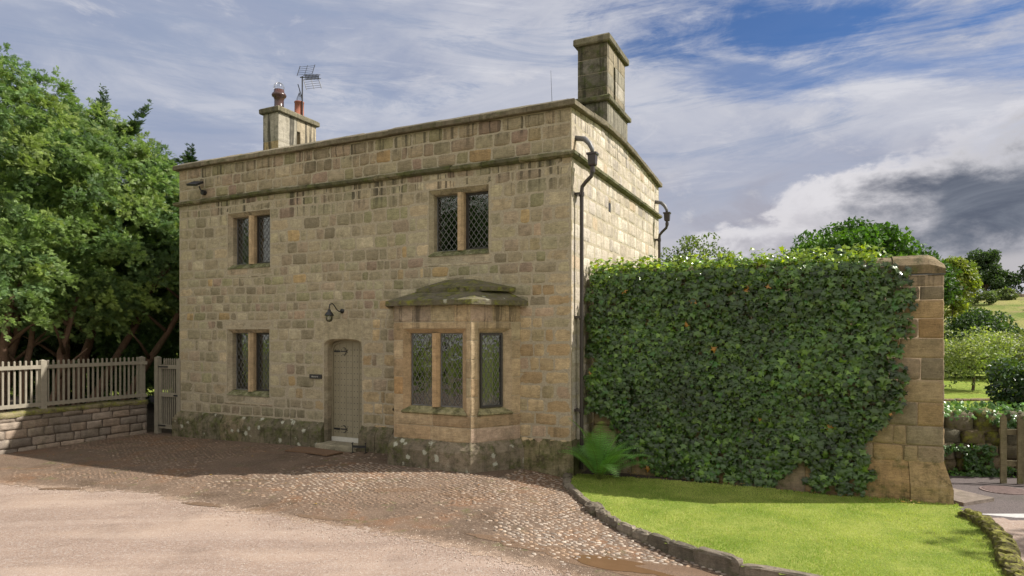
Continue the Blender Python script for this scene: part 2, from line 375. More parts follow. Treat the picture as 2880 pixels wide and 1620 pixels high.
def ground_mats():
    # driveway: bound gravel
    m, nt, out = newmat('bound_gravel'); N=NT(nt); co=N('ShaderNodeTexCoord').outputs['Object']
    def chips(sc, cols):
        v=N('ShaderNodeTexVoronoi', Vector=co, Scale=sc); r=N('ShaderNodeValToRGB', Fac=N('ShaderNodeSeparateColor', Color=v.outputs['Color']).outputs[0])
        e=r.color_ramp.elements; e[0].position=0; e[0].color=(*cols[0],1); e[1].position=1; e[1].color=(*cols[-1],1)
        for i,c in enumerate(cols[1:-1]): q=e.new((i+1)/(len(cols)-1)); q.color=(*c,1)
        return r.outputs[0], v.outputs['Distance']
    c1,d1=chips(95,[(.17,.11,.075),(.36,.24,.17),(.40,.29,.22),(.31,.21,.155),(.52,.42,.34),(.24,.17,.125),(.44,.30,.21)])
    c2,d2=chips(48,[(.40,.28,.20),(.34,.24,.18),(.42,.31,.24),(.30,.20,.15),(.62,.54,.46)])
    c=N.mix(.35,c1,c2); c=N.mix(1.,c,(.72,.745,.80),'MULTIPLY')
    big=N.noise(N.mapping(co,(1,2.2,1),rot=(0,0,.25)),.55,5,.6)
    c=N.mix(N.math('MULTIPLY',N.ramp(big,.42,.7),.35),c,(.44,.335,.26))
    c=N.mix(N.math('MULTIPLY',N.ramp(N.noise(co,1.3,6,.7),.48,.75),.5),c,(.16,.115,.09))
    tr=N.noise(N.mapping(co,(.28,2.6,1),rot=(0,0,.32)),1.,3,.5); c=N.mix(N.math('MULTIPLY',N.ramp(tr,.5,.62),.16),c,(.46,.37,.31))
    c=N.mix(N.math('MULTIPLY',N.ramp(N.noise(N.mapping(co,(.5,2.,1),rot=(0,0,.32),loc=(4,1,0)),.9,6,.7),.56,.68),.3),c,(.14,.10,.08))
    b=N('ShaderNodeBsdfPrincipled', Base__Color=c, Roughness=.8, Normal=N.bump(N.math('SUBTRACT',1.,d1),.45,.006)); b.inputs['Specular IOR Level'].default_value=.35
    nt.links.new(b.outputs[0],out.inputs[0]); grav=m
    # dirt between the cobbles, with moss and puddled mud
    m, nt, out = newmat('cobble_bedding'); N=NT(nt); co=N('ShaderNodeTexCoord').outputs['Object']
    n=N.noise(co,1.1,6,.7); n2=N.noise(co,.8,5,.7,.6); fine=N.noise(co,55,5,.75)
    c=N.mix(N.ramp(n,.35,.7),(.13,.085,.055),(.23,.15,.10))
    c=N.mix(N.ramp(n2,.5,.66),c,(.25,.125,.06))
    c=N.mix(N.math('MULTIPLY',N.ramp(N.noise(co,2.3,5,.75),.56,.68),.75),c,(.12,.13,.03))
    v=N('ShaderNodeTexVoronoi', Vector=co, Scale=75.); sp=N('ShaderNodeSeparateColor', Color=v.outputs['Color']).outputs[0]
    c=N.mix(N.math('MULTIPLY',N.ramp(sp,.72,.9),.6),c,(.42,.31,.22))
    c=N.mix(N.math('MULTIPLY',N.ramp(fine,.35,.6),.4),N.mix(.55,c,(.05,.035,.025)),c)
    edge=N('ShaderNodeSeparateColor', Color=N('ShaderNodeAttribute',_attribute_name='Wear').outputs['Color']).outputs[0]
    v2=N('ShaderNodeTexVoronoi', Vector=co, Scale=95.); s2=N('ShaderNodeSeparateColor', Color=v2.outputs['Color']).outputs[0]
    c=N.mix(N.ramp(N.math('ADD',edge,N.math('MULTIPLY',N.math('SUBTRACT',N.noise(co,9,6,.8),.5),1.6)),.35,1.),c,N.mix(s2,(.20,.14,.10),(.42,.31,.235)))
    h=N.math('ADD',fine,N.math('MULTIPLY',v.outputs['Distance'],-.6))
    b=N('ShaderNodeBsdfPrincipled', Base__Color=c, Roughness=N.mix(N.ramp(n,.3,.5),(.45,)*3,(.85,)*3), Normal=N.bump(h,.8,.012))
    nt.links.new(b.outputs[0],out.inputs[0]); bed=m
    # lawn
    m, nt, out = newmat('lawn_turf'); N=NT(nt); co=N('ShaderNodeTexCoord').outputs['Object']
    c=N.mix(N.ramp(N.noise(co,1.6,6,.7),.35,.65),(.19,.26,.045),(.32,.36,.085))
    c=N.mix(N.math('MULTIPLY',N.ramp(N.noise(co,60,4,.7),.45,.65),.5),c,(.05,.08,.015))
    b=N('ShaderNodeBsdfPrincipled', Base__Color=c, Roughness=.95, Normal=N.bump(N.noise(co,80,4,.7),1,.02)); b.inputs['Specular IOR Level'].default_value=.1
    nt.links.new(b.outputs[0],out.inputs[0]); lawn=m
    # countryside
    m, nt, out = newmat('meadow'); N=NT(nt); co=N('ShaderNodeTexCoord').outputs['Object']
    sx=N('ShaderNodeSeparateXYZ', Vector=co)
    fl=N.mix(N.ramp(N.noise(co,.9,5,.7),.35,.65),(.19,.27,.04),(.26,.30,.06))
    hi=N.mix(N.ramp(N.noise(N.mapping(co,(1,1,3)),.16,6,.72),.38,.62),(.12,.17,.035),(.27,.26,.09))
    hi=N.mix(N.math('MULTIPLY',N.ramp(N.noise(co,.35,6,.75),.52,.66),.5),hi,(.30,.20,.13))
    c=N.mix(N.ramp(sx.outputs[2],.1,1.0),fl,hi)
    b=N('ShaderNodeBsdfPrincipled', Base__Color=c, Roughness=.95, Normal=N.bump(N.noise(co,4,6,.7),1,.2)); b.inputs['Specular IOR Level'].default_value=.1
    nt.links.new(b.outputs[0],out.inputs[0]); mead=m
    # asphalt path
    m, nt, out = newmat('asphalt'); N=NT(nt); co=N('ShaderNodeTexCoord').outputs['Object']
    v=N('ShaderNodeTexVoronoi', Vector=co, Scale=90.); sp=N('ShaderNodeSeparateColor', Color=v.outputs['Color']).outputs[0]
    c=N.mix(sp,(.055,.042,.042),(.12,.095,.09)); c=N.mix(N.math('MULTIPLY',N.ramp(N.noise(co,1.2,5,.7),.5,.7),.5),c,(.045,.04,.03))
    b=N('ShaderNodeBsdfPrincipled', Base__Color=c, Roughness=.85, Normal=N.bump(v.outputs['Distance'],.5,.006))
    nt.links.new(b.outputs[0],out.inputs[0]); asp=m
    return grav,bed,lawn,mead,asp
M_gravel,M_bed,M_lawn,M_meadow,M_asph=ground_mats()

# terrain sheet to the horizon (graded grid)
def graded(a): return np.sign(a)*(np.abs(a)**2.2)
xs=np.concatenate([graded(np.linspace(-1,1,141))*900]); ys=np.concatenate([np.linspace(-60,150,106), 150+graded(np.linspace(0,1,30))[1:]*1100])
X,Y=np.meshgrid(xs,ys); idx=np.arange(X.size).reshape(X.shape)
mb=MB(); mb.add(np.stack([X,Y,T(X,Y)],-1).reshape(-1,3), np.stack([idx[:-1,:-1],idx[:-1,1:],idx[1:,1:],idx[1:,:-1]],-1).reshape(-1,4))
mb.build('ground', M_meadow, smooth=True, kind='structure')
# driveway sheet
def drive_keep(x,y): return ~inpoly(x,y,cob_poly)&~inpoly(x,y,lawn_poly)&~((x>4.3)&(y>5.75)&~inpoly(x,y,[(4.3,5.5),(6.0,8.6),(9.6,8.4),(9.6,4.0),(4.3,4)]))&~((toloc(x,y)[1]>.3)&(toloc(x,y)[0]<6))
v,f=grid_sheet(-16,12,-6,12,.12,lambda x,y:G(x,y)-.0025,lambda x,y:(toloc(x,y)[1]<.6)&(y<8.9+0*x)|(x<2.)&(toloc(x,y)[1]<.6))
mb=MB(); mb.add(v,f); mb.build('driveway', M_gravel, smooth=True, kind='structure')
# cobbled forecourt: bedding with a ragged edge + thousands of set stones in one surface
def near_bound(x,y):
    b=np.array(bound); best=np.full(np.shape(x),1e9)
    for i in range(len(b)-1):
        d=b[i+1]-b[i]; t=np.clip(((x-b[i,0])*d[0]+(y-b[i,1])*d[1])/(d@d),0,1)
        best=np.minimum(best,np.hypot(x-b[i,0]-t*d[0],y-b[i,1]-t*d[1]))
    return best
def lowf(x,y,s,ph=0): return (np.sin(x*s+1.3*np.sin(y*s*.8+ph)+ph)+np.sin(y*s*1.37+1.1*np.sin(x*s*.9+2*ph)+2.1*ph))*.5
v,f=grid_sheet(-15,4.6,5.0,18,.045,lambda x,y:G(x,y)+.0015*lowf(x,y,3)+.0005,
    lambda x,y: inpoly(x,y,cob_poly)&(near_bound(x,y)>.10+.10*lowf(x,y,3.1,.5)+.05*lowf(x,y,11,1.5)+.05*lowf(x,y,37,.5)+.04*lowf(x,y,83,.9)))
mb=MB(); _nb=np.clip(1-near_bound(v[:,0],v[:,1])/.55,0,1); mb.add(v,f,mat=0,wear=np.stack([_nb,_nb*0,_nb*0],-1))
sp=.088; gx=np.arange(-12.5,3.6,sp); gy=np.arange(5.3,15.6,sp*.72)
X,Y=np.meshgrid(gx,gy); X=X+(np.arange(len(gy))%2)[:,None]*sp/2; X=X.ravel()+rng.normal(0,sp*.13,X.size); Y=Y.ravel()+rng.normal(0,sp*.1,Y.size)
lx,ly=toloc(X,Y)
nb=near_bound(X,Y)
dens=.90-.95*(np.hypot((X-1.3)/.75,(Y-6.42)/.34)<1)-.7*sstep((lowf(X,Y,1.2,.7)+.15)/.6)*(X<-.2)-.95*sstep((.9-nb)/.8)-.35*sstep((-X-2.5)/3)
k=inpoly(X,Y,cob_poly)&(ly<-.12)&~((lx>-3.6)&(lx<-.85)&(ly>-.92))&(lx>-10.55)&(rng.random(X.size)<dens)&(np.abs(X)/Y<.95)
X,Y=X[k],Y[k]; n=len(X); R=8
th=np.linspace(0,2*PI,R,endpoint=False)
big=1+.0*X; a=rng.uniform(.024,.044,n); b=rng.uniform(.015,.026,n); h=rng.uniform(.003,.013,n)*np.where(X<-1,.75,1.1); rz=.25*lowf(X,Y,1.1)+rng.normal(0,.35,n)-.2; z=G(X,Y)
rings=[]
for s,hh in ((1.,-.012),(.86,.55),(.5,.92)):
    px=a[:,None]*s*np.cos(th)*(1+rng.uniform(-.12,.12,(n,R))); py=b[:,None]*s*np.sin(th)*(1+rng.uniform(-.12,.12,(n,R)))
    zz=np.broadcast_to(((h*hh) if hh>0 else np.full(n,hh))[:,None],(n,R))
    rings.append(np.stack([X[:,None]+px*np.cos(rz)[:,None]-py*np.sin(rz)[:,None], Y[:,None]+px*np.sin(rz)[:,None]+py*np.cos(rz)[:,None], z[:,None]+zz],-1))
top=np.stack([X,Y,z+h],-1)[:,None,:]
vv=np.concatenate(rings+[top],1); base=np.arange(n)[:,None]*(3*R+1)
f=[]
for r in range(2):
    for j in range(R): f.append(base+np.array([[r*R+j,r*R+(j+1)%R,(r+1)*R+(j+1)%R,(r+1)*R+j]]))
cc=np.array([(.43,.33,.25),(.33,.25,.19),(.50,.42,.34),(.38,.26,.17),(.28,.23,.19),(.40,.34,.28)])[rng.integers(0,6,n)]*rng.uniform(.75,1.15,(n,1))
dirt=np.clip(.6*sstep((lowf(X,Y,.9,2)+.4)/1.)+.34*sstep((-X-.2)/1.5)+.35*sstep((-X-3)/2)+rng.normal(0,.12,n),0,.92)[:,None]; cc=cc*(1-dirt)+np.array([.20,.13,.085])*dirt
cc=cc*.86; cv=np.repeat(cc,3*R+1,0)
mb.add(vv.reshape(-1,3), np.concatenate(f), col=cv, mat=1)
mb2=[base+np.array([[2*R+j,2*R+(j+1)%R,3*R]]) for j in range(R)]
mb.n-=len(vv.reshape(-1,3)); mb.fl.append((np.concatenate(mb2)+mb.n).ravel()); q=sum(len(t) for t in mb2); mb.ft.append(np.full(q,3)); mb.m.append(np.full(q,1)); mb.n+=len(vv.reshape(-1,3))
M_cob=plain_mat('cobble_stone',(0,0,0),.6,var=.25,scale=25,bump=.3,attr=True,spec=.4)
mb.build('cobbled_forecourt',[M_bed,M_cob],smooth=True,kind='structure')

def sheet_shape(name, cx,cy, rx,ry, rz, zf, mat, lump=.3, seed=1, dz=.0, **p):
    r=np.random.default_rng(seed); n=48; th=np.linspace(0,2*PI,n,endpoint=False)
    rad=1+lump*(.5*np.sin(2*th+r.uniform(0,6))+.35*np.sin(3*th+r.uniform(0,6))+.2*np.sin(5*th+r.uniform(0,6))+.12*np.sin(9*th+r.uniform(0,6)))
    x=rx*rad*np.cos(th); y=ry*rad*np.sin(th); c,s=math.cos(rz),math.sin(rz)
    x,y=cx+x*c-y*s, cy+x*s+y*c
    v=np.stack([x,y,zf(x,y)+dz],-1); v=np.vstack([v,[cx,cy,float(zf(cx,cy))+dz]])
    v[:,2]=v[:,2].mean() if p.pop('flat',False) else v[:,2]
    mb=MB(); mb.add(v,[(i,(i+1)%n,n) for i in range(n)]); return mb.build(name,mat,**p)
def puddle_mat():
    m, nt, out = newmat('muddy_water'); N=NT(nt); co=N('ShaderNodeTexCoord').outputs['Object']
    c=N.mix(N.noise(co,6,5,.7),(.10,.058,.03),(.17,.10,.055))
    b=N('ShaderNodeBsdfPrincipled', Base__Color=c, Roughness=.12); b.inputs['Specular IOR Level'].default_value=.35
    nt.links.new(b.outputs[0],out.inputs[0]); return m
M_pud=puddle_mat()
sheet_shape('puddle',1.10,6.60,.46,.20,-.2,lambda x,y:G(x,y),M_pud,.2,3,.007,kind='structure')
sheet_shape('puddle',1.82,6.26,.36,.09,-.4,lambda x,y:G(x,y),M_pud,.35,8,.007,kind='structure')
M_damp=plain_mat('damp_mud',(.16,.105,.07),.4,var=.5,scale=70,bump=.7)
for i,(x,y,rx,ry,rz) in enumerate([(-6.75,9.55,.3,.08,-.1),(-4.1,8.46,.36,.06,-.35),(-2.4,7.82,.3,.06,-.35),(.15,6.85,.3,.09,-.1),(.9,7.6,.22,.07,0),(1.15,6.62,.75,.30,-.2),(-.6,8.9,.4,.12,0),(-1.6,9.2,.5,.1,.1),(-.2,7.05,.35,.07,-.4)]):
    sheet_shape('damp_patch',x,y,rx,ry,rz,lambda x,y:G(x,y),M_damp,.4,20+i,.0035,kind='structure')

n=5000; bi=rng.random(n)*(len(bound)-1); b_=np.array(bound); i0=bi.astype(int); fr=(bi-i0)[:,None]; P=b_[i0]*(1-fr)+b_[i0+1]*fr; P=P+rng.normal(0,1,(n,2))*np.where(rng.random(n)<.7,.16,.5)[:,None]
X,Y=P.T; q=(X<1.2)&(X>-9)&(toloc(X,Y)[1]<-.2); X,Y=X[q],Y[q]; n=len(X); r_=rng.uniform(.003,.0075,n); th=np.linspace(0,2*PI,6)[:-1]; zz_=G(X,Y)+.001
ring=np.stack([X[:,None]+r_[:,None]*1.3*np.cos(th+X[:,None]*50),Y[:,None]+r_[:,None]*np.sin(th+X[:,None]*50),zz_[:,None]+0*th],-1); vv=np.concatenate([ring,np.stack([X,Y,zz_+r_*.8],-1)[:,None]],1)
f=np.concatenate([np.arange(n)[:,None]*6+np.array([[j,(j+1)%5,5]]) for j in range(5)]); mb=MB(); mb.add(vv.reshape(-1,3),f,col=np.repeat(np.array([(.42,.32,.25),(.30,.22,.17),(.50,.43,.36),(.22,.16,.12)])[rng.integers(0,4,n)],6,0))
mb.build('loose_gravel',M_cob,label='loose gravel chips spilling over the edge of the drive',category='gravel',kind='stuff')
n=170; X=np.concatenate([rng.uniform(-9,3,60),rng.uniform(1.2,5.8,110)]); lyy=np.concatenate([rng.uniform(-3.5,-.3,60),rng.uniform(.28,.7,110)]); lxx=np.concatenate([rng.uniform(-10.3,-.4,60),rng.uniform(.5,5,110)])
w_=HC[:2]+lxx[:,None]*EX[:2]+lyy[:,None]*EY[:2]; zz_=np.where(lyy>0,LAWN_Z+.012,G(w_[:,0],w_[:,1])+.012); a_=rng.uniform(0,6.3,n); r_=rng.uniform(.014,.028,n)
vv=np.stack([np.stack([w_[:,0]+r_*k1*np.cos(a_)-r_*k2*np.sin(a_),w_[:,1]+r_*k1*np.sin(a_)+r_*k2*np.cos(a_),zz_+k3*r_],-1) for k1,k2,k3 in ((-1,0,0),(0,-.55,.3),(1.1,0,.1),(0,.55,.35))],1)
mb=MB(); mb.add(vv.reshape(-1,3),np.arange(4*n).reshape(n,4),col=np.repeat(np.array([(.30,.13,.04),(.38,.24,.06),(.18,.09,.04)])[rng.integers(0,3,n)],4,0)); mb.build('fallen_leaves',M_leaf,label='small brown fallen leaves scattered on cobbles and at the lawn edge',category='leaves',kind='stuff')

# lawn sheet and grass blades
v,f=grid_sheet(.4,7.2,5.4,12.5,.1,lambda x,y:LAWN_Z-.03*sstep((x-1)/4.5)+.008*lowf(x,y,2.3),lambda x,y:inpoly(x,y,lawn_poly))
mb=MB(); mb.add(v,f); mb.build('lawn',M_lawn,smooth=True,kind='structure')
n=150000; X=rng.uniform(.7,6.2,n); Y=rng.uniform(5.5,11.3,n); k=inpoly(X,Y,lawn_poly)&(toloc(X,Y)[1]<.72); X,Y=X[k],Y[k]; n=len(X)
z=LAWN_Z-.03*sstep((X-1)/4.5)+.008*lowf(X,Y,2.3)
an=rng.uniform(0,2*PI,n); hh=rng.uniform(.009,.022,n)*(1+.3*lowf(X,Y,4))*(1+1.2*sstep((toloc(X,Y)[1]-.45)/.2)); wd=rng.uniform(.0025,.005,n); le=rng.normal(0,.010,(n,2))
P0=np.stack([X-np.cos(an)*wd,Y-np.sin(an)*wd,z-.004],-1); P1=np.stack([X+np.cos(an)*wd,Y+np.sin(an)*wd,z-.004],-1); P2=np.stack([X+le[:,0],Y+le[:,1],z+hh],-1)
t=np.clip(.5+.4*lowf(X,Y,1.7,1.2)+.3*lowf(X,Y,5.1,.3)+.2*lowf(X,Y,13,.8)+rng.normal(0,.25,n),0,1)[:,None]
gc=np.array([.23,.34,.06])*(1-t)+np.array([.52,.57,.17])*t; gc[rng.random(n)<.06]=(.50,.44,.20)
mb=MB(); mb.add(np.stack([P0,P1,P2],1).reshape(-1,3),np.arange(3*n).reshape(n,3),col=np.repeat(gc,3,0))
mb.build('grass',M_grass,label='short mown grass blades covering the lawn',kind='stuff',category='grass')

mb=MB(); v=np.array([tuple(W2(x,y)[:2])+(LAWN_Z-.022-.03*float(sstep((W2(x,y)[0]-1)/4.5)),) for x in np.linspace(-.02,5.3,12) for y in (-.1,.8)]); mb.add(v,[(2*i,2*i+2,2*i+3,2*i+1) for i in range(11)]); mb.build('soil_bed',plain_mat('dark_soil',(.045,.032,.022),.95,var=.5,scale=30,bump=.8),kind='structure')
# edging stones round the lawn
def kerb_run(path, lens, wid, zt, drop, mossy, labels, group, pal):
    P=np.asarray(path); S=np.concatenate([[0],np.cumsum(np.hypot(*np.diff(P,axis=0).T))]); s=0.
    at=lambda q:np.array([np.interp(q,S,P[:,0]),np.interp(q,S,P[:,1])])
    for i,(L,w,hh,big) in enumerate(lens):
        if s+L>S[-1]: break
        a,b=at(s+.006),at(s+L-.006); c=(a+b)/2; d=b-a; rz=math.atan2(d[1],d[0]); mb=MB()
        zl=zt(c); zb=float(G(*c))-drop
        w=w*.8; hh=hh*.8; blob(mb,(0,0,(zb+zl+hh)/2-zb),(L/2*1.08,w,(zl+hh-zb)/2*1.05),pick(pal),rough=.07 if big else .13,n=(14,9),wear=(mossy,.35,.2),squash=5 if big else 3.2)
        o=mb.build('edging_stone',M_mossy if mossy>.5 else M_cope,smooth=False); o.location=(c[0],c[1],zb); o.rotation_euler=(0,0,rz)
        o['label']=labels[i] if i<len(labels) else labels[-1]; o['category']='edging stone'; o['group']=group
        s+=L
lz=lambda c:LAWN_Z-.03*float(sstep((c[0]-1)/4.5))
labL=['mossy rounded edging stone directly under the fern, first of the left lawn edge','dark edging stone second below the fern','small mossy edging stone between fern and the first straight kerb','long thin flat edging stone lying just below the fern corner','thin straight edging slab before the round mossy boulder','round mossy boulder bulging onto the lawn edge','small pale rounded stone just past the mossy boulder','low lumpy edging stone two past the mossy boulder','low brown edging stone half sunk beside the cobbles','dark mossy sunken edging stone before the squared blocks','first squared grey edging block of the lawn curve','second squared grey edging block, slightly tilted','largest grey edging stone with a sloping right shoulder','long straight edging slab nearest the camera at the puddle','mossy lichen spotted edging slab at the bottom of the picture','last lichen spotted edging slab at the bottom of the picture']
kerb_run(kerbL,[(.35,.1,.06,0),(.3,.09,.05,0),(.3,.09,.03,0),(.5,.06,.04,1),(.42,.06,.03,1),(.34,.13,.07,0),(.24,.09,.05,0),(.28,.08,.03,0),(.3,.08,.02,0),(.26,.08,.02,0),(.32,.07,.035,1),(.36,.07,.04,1),(.5,.08,.07,1),(.8,.07,.02,1),(.62,.08,.0,0),(.6,.08,.0,1)],.08,lz,.05,.42,labL,'edging stones along the cobbled side of the lawn',[((.19,.16,.125),3),((.24,.205,.16),2),((.15,.13,.10),2)])
labR=[('thick mossy edging stone on the path side, %s from the garden wall'%w) for w in ['first','second','third','fourth','fifth','sixth','seventh','eighth','ninth','tenth','eleventh']]
kerb_run(kerbR,[(.3,.13,.12,0),(.28,.13,.13,0),(.33,.14,.12,0),(.26,.14,.12,0),(.36,.15,.13,0),(.3,.14,.12,0),(.34,.14,.12,0),(.25,.13,.1,0),(.3,.13,.1,0),(.3,.13,.1,0)],.1,lz,.05,.8,labR,'mossy edging stones along the path side of the lawn',[((.26,.19,.12),3),((.30,.22,.14),2)])

# ============================================================ THE HOUSE
house = thing('stone_house','two storey honey coloured sandstone cottage with parapet, bay window and studded door','house',tuple(HC),RZ)
HP=dict(parent=house)
X_,Y_,Z_=V(1,0,0),V(0,1,0),V(0,0,1)
HL=9.54; HD=6.33; ST0,ST1=5.17,5.27; TOP=5.98
zs_front=[.33,.50,.71,.92]+list(np.linspace(.92,2.35,7))[1:]+[2.54,2.72,2.90,3.09,3.28,3.47,3.66]+list(np.linspace(3.66,4.87,6))[1:]+[5.04,ST0]
zs_par=[ST1,5.5,5.74,TOP]
def wv(u,z,k=0):
    """weathering by place: moss low down and beneath the string course, streaks under copings"""
    m=.62*sstep((.62-z)/.3)+.14*sstep((z-4.9)/.25)*(z<ST0+.02)+.2*sstep((5.45-z)/.2)*(z>ST0)
    st=.9*sstep((z-4.45)/.6)*(z<ST0+.01)+.8*sstep((z-5.5)/.3)+.35*sstep((1.0-z)/.5)
    li=.5*sstep((.5-z)/.2)
    return np.stack([m+0*u,li+0*u,st+0*u],-1)
def frontcol(u,z,c,q):
    w=1/(1+math.exp(-(u+3.9)*1.6))*(1/(1+math.exp((z-2.6)*2.4)))
    if random.random()<w: c=pick(PALW)
    if z>ST0: c=c*np.array([.90,.86,.85])
    if u<-5 and z<1.2: c=c*.85
    return c*np.array([1.06,1.07,1.02])
OP=[(-7.97,-6.72,3.66,4.87),(-2.77,-1.53,3.66,4.87),(-7.99,-6.74,.92,2.35)]
DOOR=(-5.25,-4.31,-.2,2.112)
cuts=[(-5.5,-4.06,2.111,2.54),(-3.48,-.94,-.2,2.9)]
for o_ in OP: cuts += [(o_[0]-.12,o_[1]+.12,o_[3]-.001,o_[3]+.17),(o_[0]-.1,o_[1]+.1,o_[2]-.15,o_[2]+.001)]
mb=MB(); WAVE[0]=1.
course_wall(mb,V(0,0,0),X_,-Y_,-HL,0,zs_front,holes=OP+[DOOR],cuts=cuts,wearf=wv,colf=frontcol,lens=(.15,.46),jit=.009)
course_wall(mb,V(0,0,0),X_,-Y_,-HL,0,zs_par,wearf=wv,colf=frontcol,lens=(.2,.5),bulge=.013,jit=.009)
WAVE[0]=0.
def backing(mb,x0,x1,z0,z1,openings,plane,mat=1):
    """mortar face with holes, 3 mm behind the stone faces"""
    xs_=sorted({x0,x1}|{v for o in openings for v in o[:2] if x0<v<x1}); zs_=sorted({z0,z1}|{v for o in openings for v in o[2:] if z0<v<z1})
    for a,b in zip(xs_[:-1],xs_[1:]):
        for c,d in zip(zs_[:-1],zs_[1:]):
            m,n=(a+b)/2,(c+d)/2
            if any(o[0]<m<o[1] and o[2]<n<o[3] for o in openings): continue
            mb.add([plane(a,c),plane(b,c),plane(b,d),plane(a,d)],[(0,1,2,3)],mat=mat)
bh=OP+[(DOOR[0],DOOR[1],-.2,2.3),(-3.2,-1.2,.9,2.4)]
backing(mb,-HL+.001,-.001,-.25,TOP,bh,lambda u,z:(u,-.0035,z))
mb.build('wall',[M_stone,M_mortar],smooth=True,label='front wall of coursed tan rubble stone in shade',**HP)
# gabled side wall, sunlit
zc=lambda y: np.interp(y,[0,1.7,2.7,3.85,HD],[5.98,6.12,6.15,6.11,5.95])
def sidecol(u,z,c,q): return c
mb=MB()
zs_side=[-.2,.15]+list(np.linspace(.15,ST0,20))[1:]
VENT=(2.05,2.2,4.62,4.8)
course_wall(mb,V(0,0,0),Y_,X_,0,HD,zs_side,cuts=[VENT],pal=PALL,qpal=PALL,wearf=lambda u,z:wv(u,z)*np.array([.6,.6,.5]),lens=(.2,.5))
course_wall(mb,V(0,0,0),Y_,X_,0,HD,[ST1,5.5,5.74,5.95,6.2],pal=PALL,qpal=PALL,zcap=zc,wearf=lambda u,z:wv(u,z)*np.array([.8,.6,.9]),lens=(.2,.5))
backing(mb,.001,HD-.001,-.25,5.94,[VENT],lambda u,z:(.0035,u,z))
mb.add([(0.0035,y,z) for y in (0.001,1.7,2.7,3.85,HD) for z in (5.94,float(zc(y)))],[(2*i,2*i+2,2*i+3,2*i+1) for i in range(4)],mat=1)
mb.build('wall',[M_stone,M_mortar],smooth=True,label='pale sunlit side wall with a shallow gabled top',**HP)
mb=MB()
for O,U,N_,L in ((V(0,HD,0),-X_,Y_,HL),(V(-HL,HD,0),-Y_,-X_,HD)):
    course_wall(mb,O,U,N_,0,L,list(np.linspace(-.2,TOP,22)),wearf=lambda u,z:wv(u,z)*.6,lens=(.3,.6))
    a=O-N_*.001; mb.add([a-Z_*.2,a+U*L-Z_*.2,a+U*L+Z_*TOP,a+Z_*TOP],[(0,1,2,3)],mat=1)
mb.build('wall',[M_stone,M_mortar],smooth=True,label='rear and far end walls of coursed stone',**HP)
# mortar joints of side: terracotta vent, roof, inner rooms
mb=MB(); mb.box(.0-.05,.006,2.06,2.19,4.63,4.79,col=(.2,.12,.08)); mb.build('wall_vent',M_black,**HP)
mb=MB(); mb.add([(-HL+.3,.3,5.75),(-.3,.3,5.75),(-.3,HD/2,6.02),(-HL+.3,HD/2,6.02),(-.3,HD-.3,5.75),(-HL+.3,HD-.3,5.75)],[(0,1,2,3),(3,2,4,5)])
mb.add([(-HL+.3,.02,5.7),(-.02,.02,5.7),(-.02,HD-.02,5.7),(-HL+.02,HD-.02,5.7)],[(0,1,2,3)])
mb.build('roof',M_leadsheet,**HP)
mb=MB(); mb.box(-HL+.3,-.3,3.0,3.1,-.1,5.6); mb.box(-HL+.3,-.3,.3,3.0,2.70,2.78); mb.box(-HL+.3,-.3,.3,3.0,-.1,-.05); mb.box(-5.9,-5.85,.3,3.0,-.05,5.6)
mb.build('interior_wall',M_dark,**HP)
# string course, coping
loopP=[(-HL,HD,0),(-HL,0,0),(0,0,0),(0,HD,0)]   # outside lies on the right of this walk
mb=MB()
sp_=[(-.02,0),(.045,.0),(.095,.03),(.10,.075),(.06,.10),(-.02,.115)]
sweep(mb,[(x,y,ST0-.01) for x,y,_ in loopP],[(a,b) for a,b in sp_],pal=[((.16,.15,.09),3),((.12,.115,.07),2),((.22,.195,.125),1)],wear=(.56,.45,.3),seg=.8,sub=3,jit=.004)
mb.build('string_course',M_cope,**HP)
mb=MB()
cp_=[(-.02,.0),(.09,.0),(.10,.012),(.10,.085),(.085,.1),(-.12,.20),(-.30,.235),(-.30,.0)]
pth=[(-HL,HD,TOP),(-HL,0,TOP),(0,0,TOP),(0,1.7,6.13),(0,2.7,6.155),(0,3.85,6.12),(0,HD,5.955)]
sweep(mb,pth,cp_,pal=[((.16,.135,.095),3),((.13,.11,.075),2),((.20,.17,.12),2)],wear=(.42,.55,.3),seg=.85,sub=3,jit=.005)
mb.build('coping',M_cope,**HP)
# plinth
mb=MB()
pl=[(0,-.25),(.11,-.25),(.11,.30),(.095,.335),(0,.49)]
for a,b in ((-HL,DOOR[0]),(DOOR[1],-3.66),(-.95,0)):
    pass
pw=(.54,.95,.3)
sweep(mb,[(-HL,.6,0),(-HL,0,0),(DOOR[0],0,0)],pl,pal=[((.19,.16,.11),2),((.15,.13,.09),2),((.25,.20,.13),1)],wear=pw,seg=.75,sub=6,jit=.007)
mb.build('plinth',M_cope,smooth=False,**HP); mb=MB()
sweep(mb,[(DOOR[1],0,0),(-3.55,0,0)],pl,pal=[((.19,.16,.11),2),((.22,.18,.12),2)],wear=(.55,.3,.3),seg=.5,sub=4,jit=.006)
mb.build('plinth',M_cope,smooth=False,**HP)
mb=MB()
sweep(mb,[(-.935,0,0),(0,0,0),(0,.72,0)],[(0,-.25),(.06,-.25),(.06,.22),(.0,.5)],pal=[((.22,.19,.11),2),((.25,.21,.12),1)],wear=(.55,.12,.3),seg=.6,sub=4,jit=.005)
mb.build('plinth',M_cope,label='mossy green plinth between the bay window and the corner',**HP)

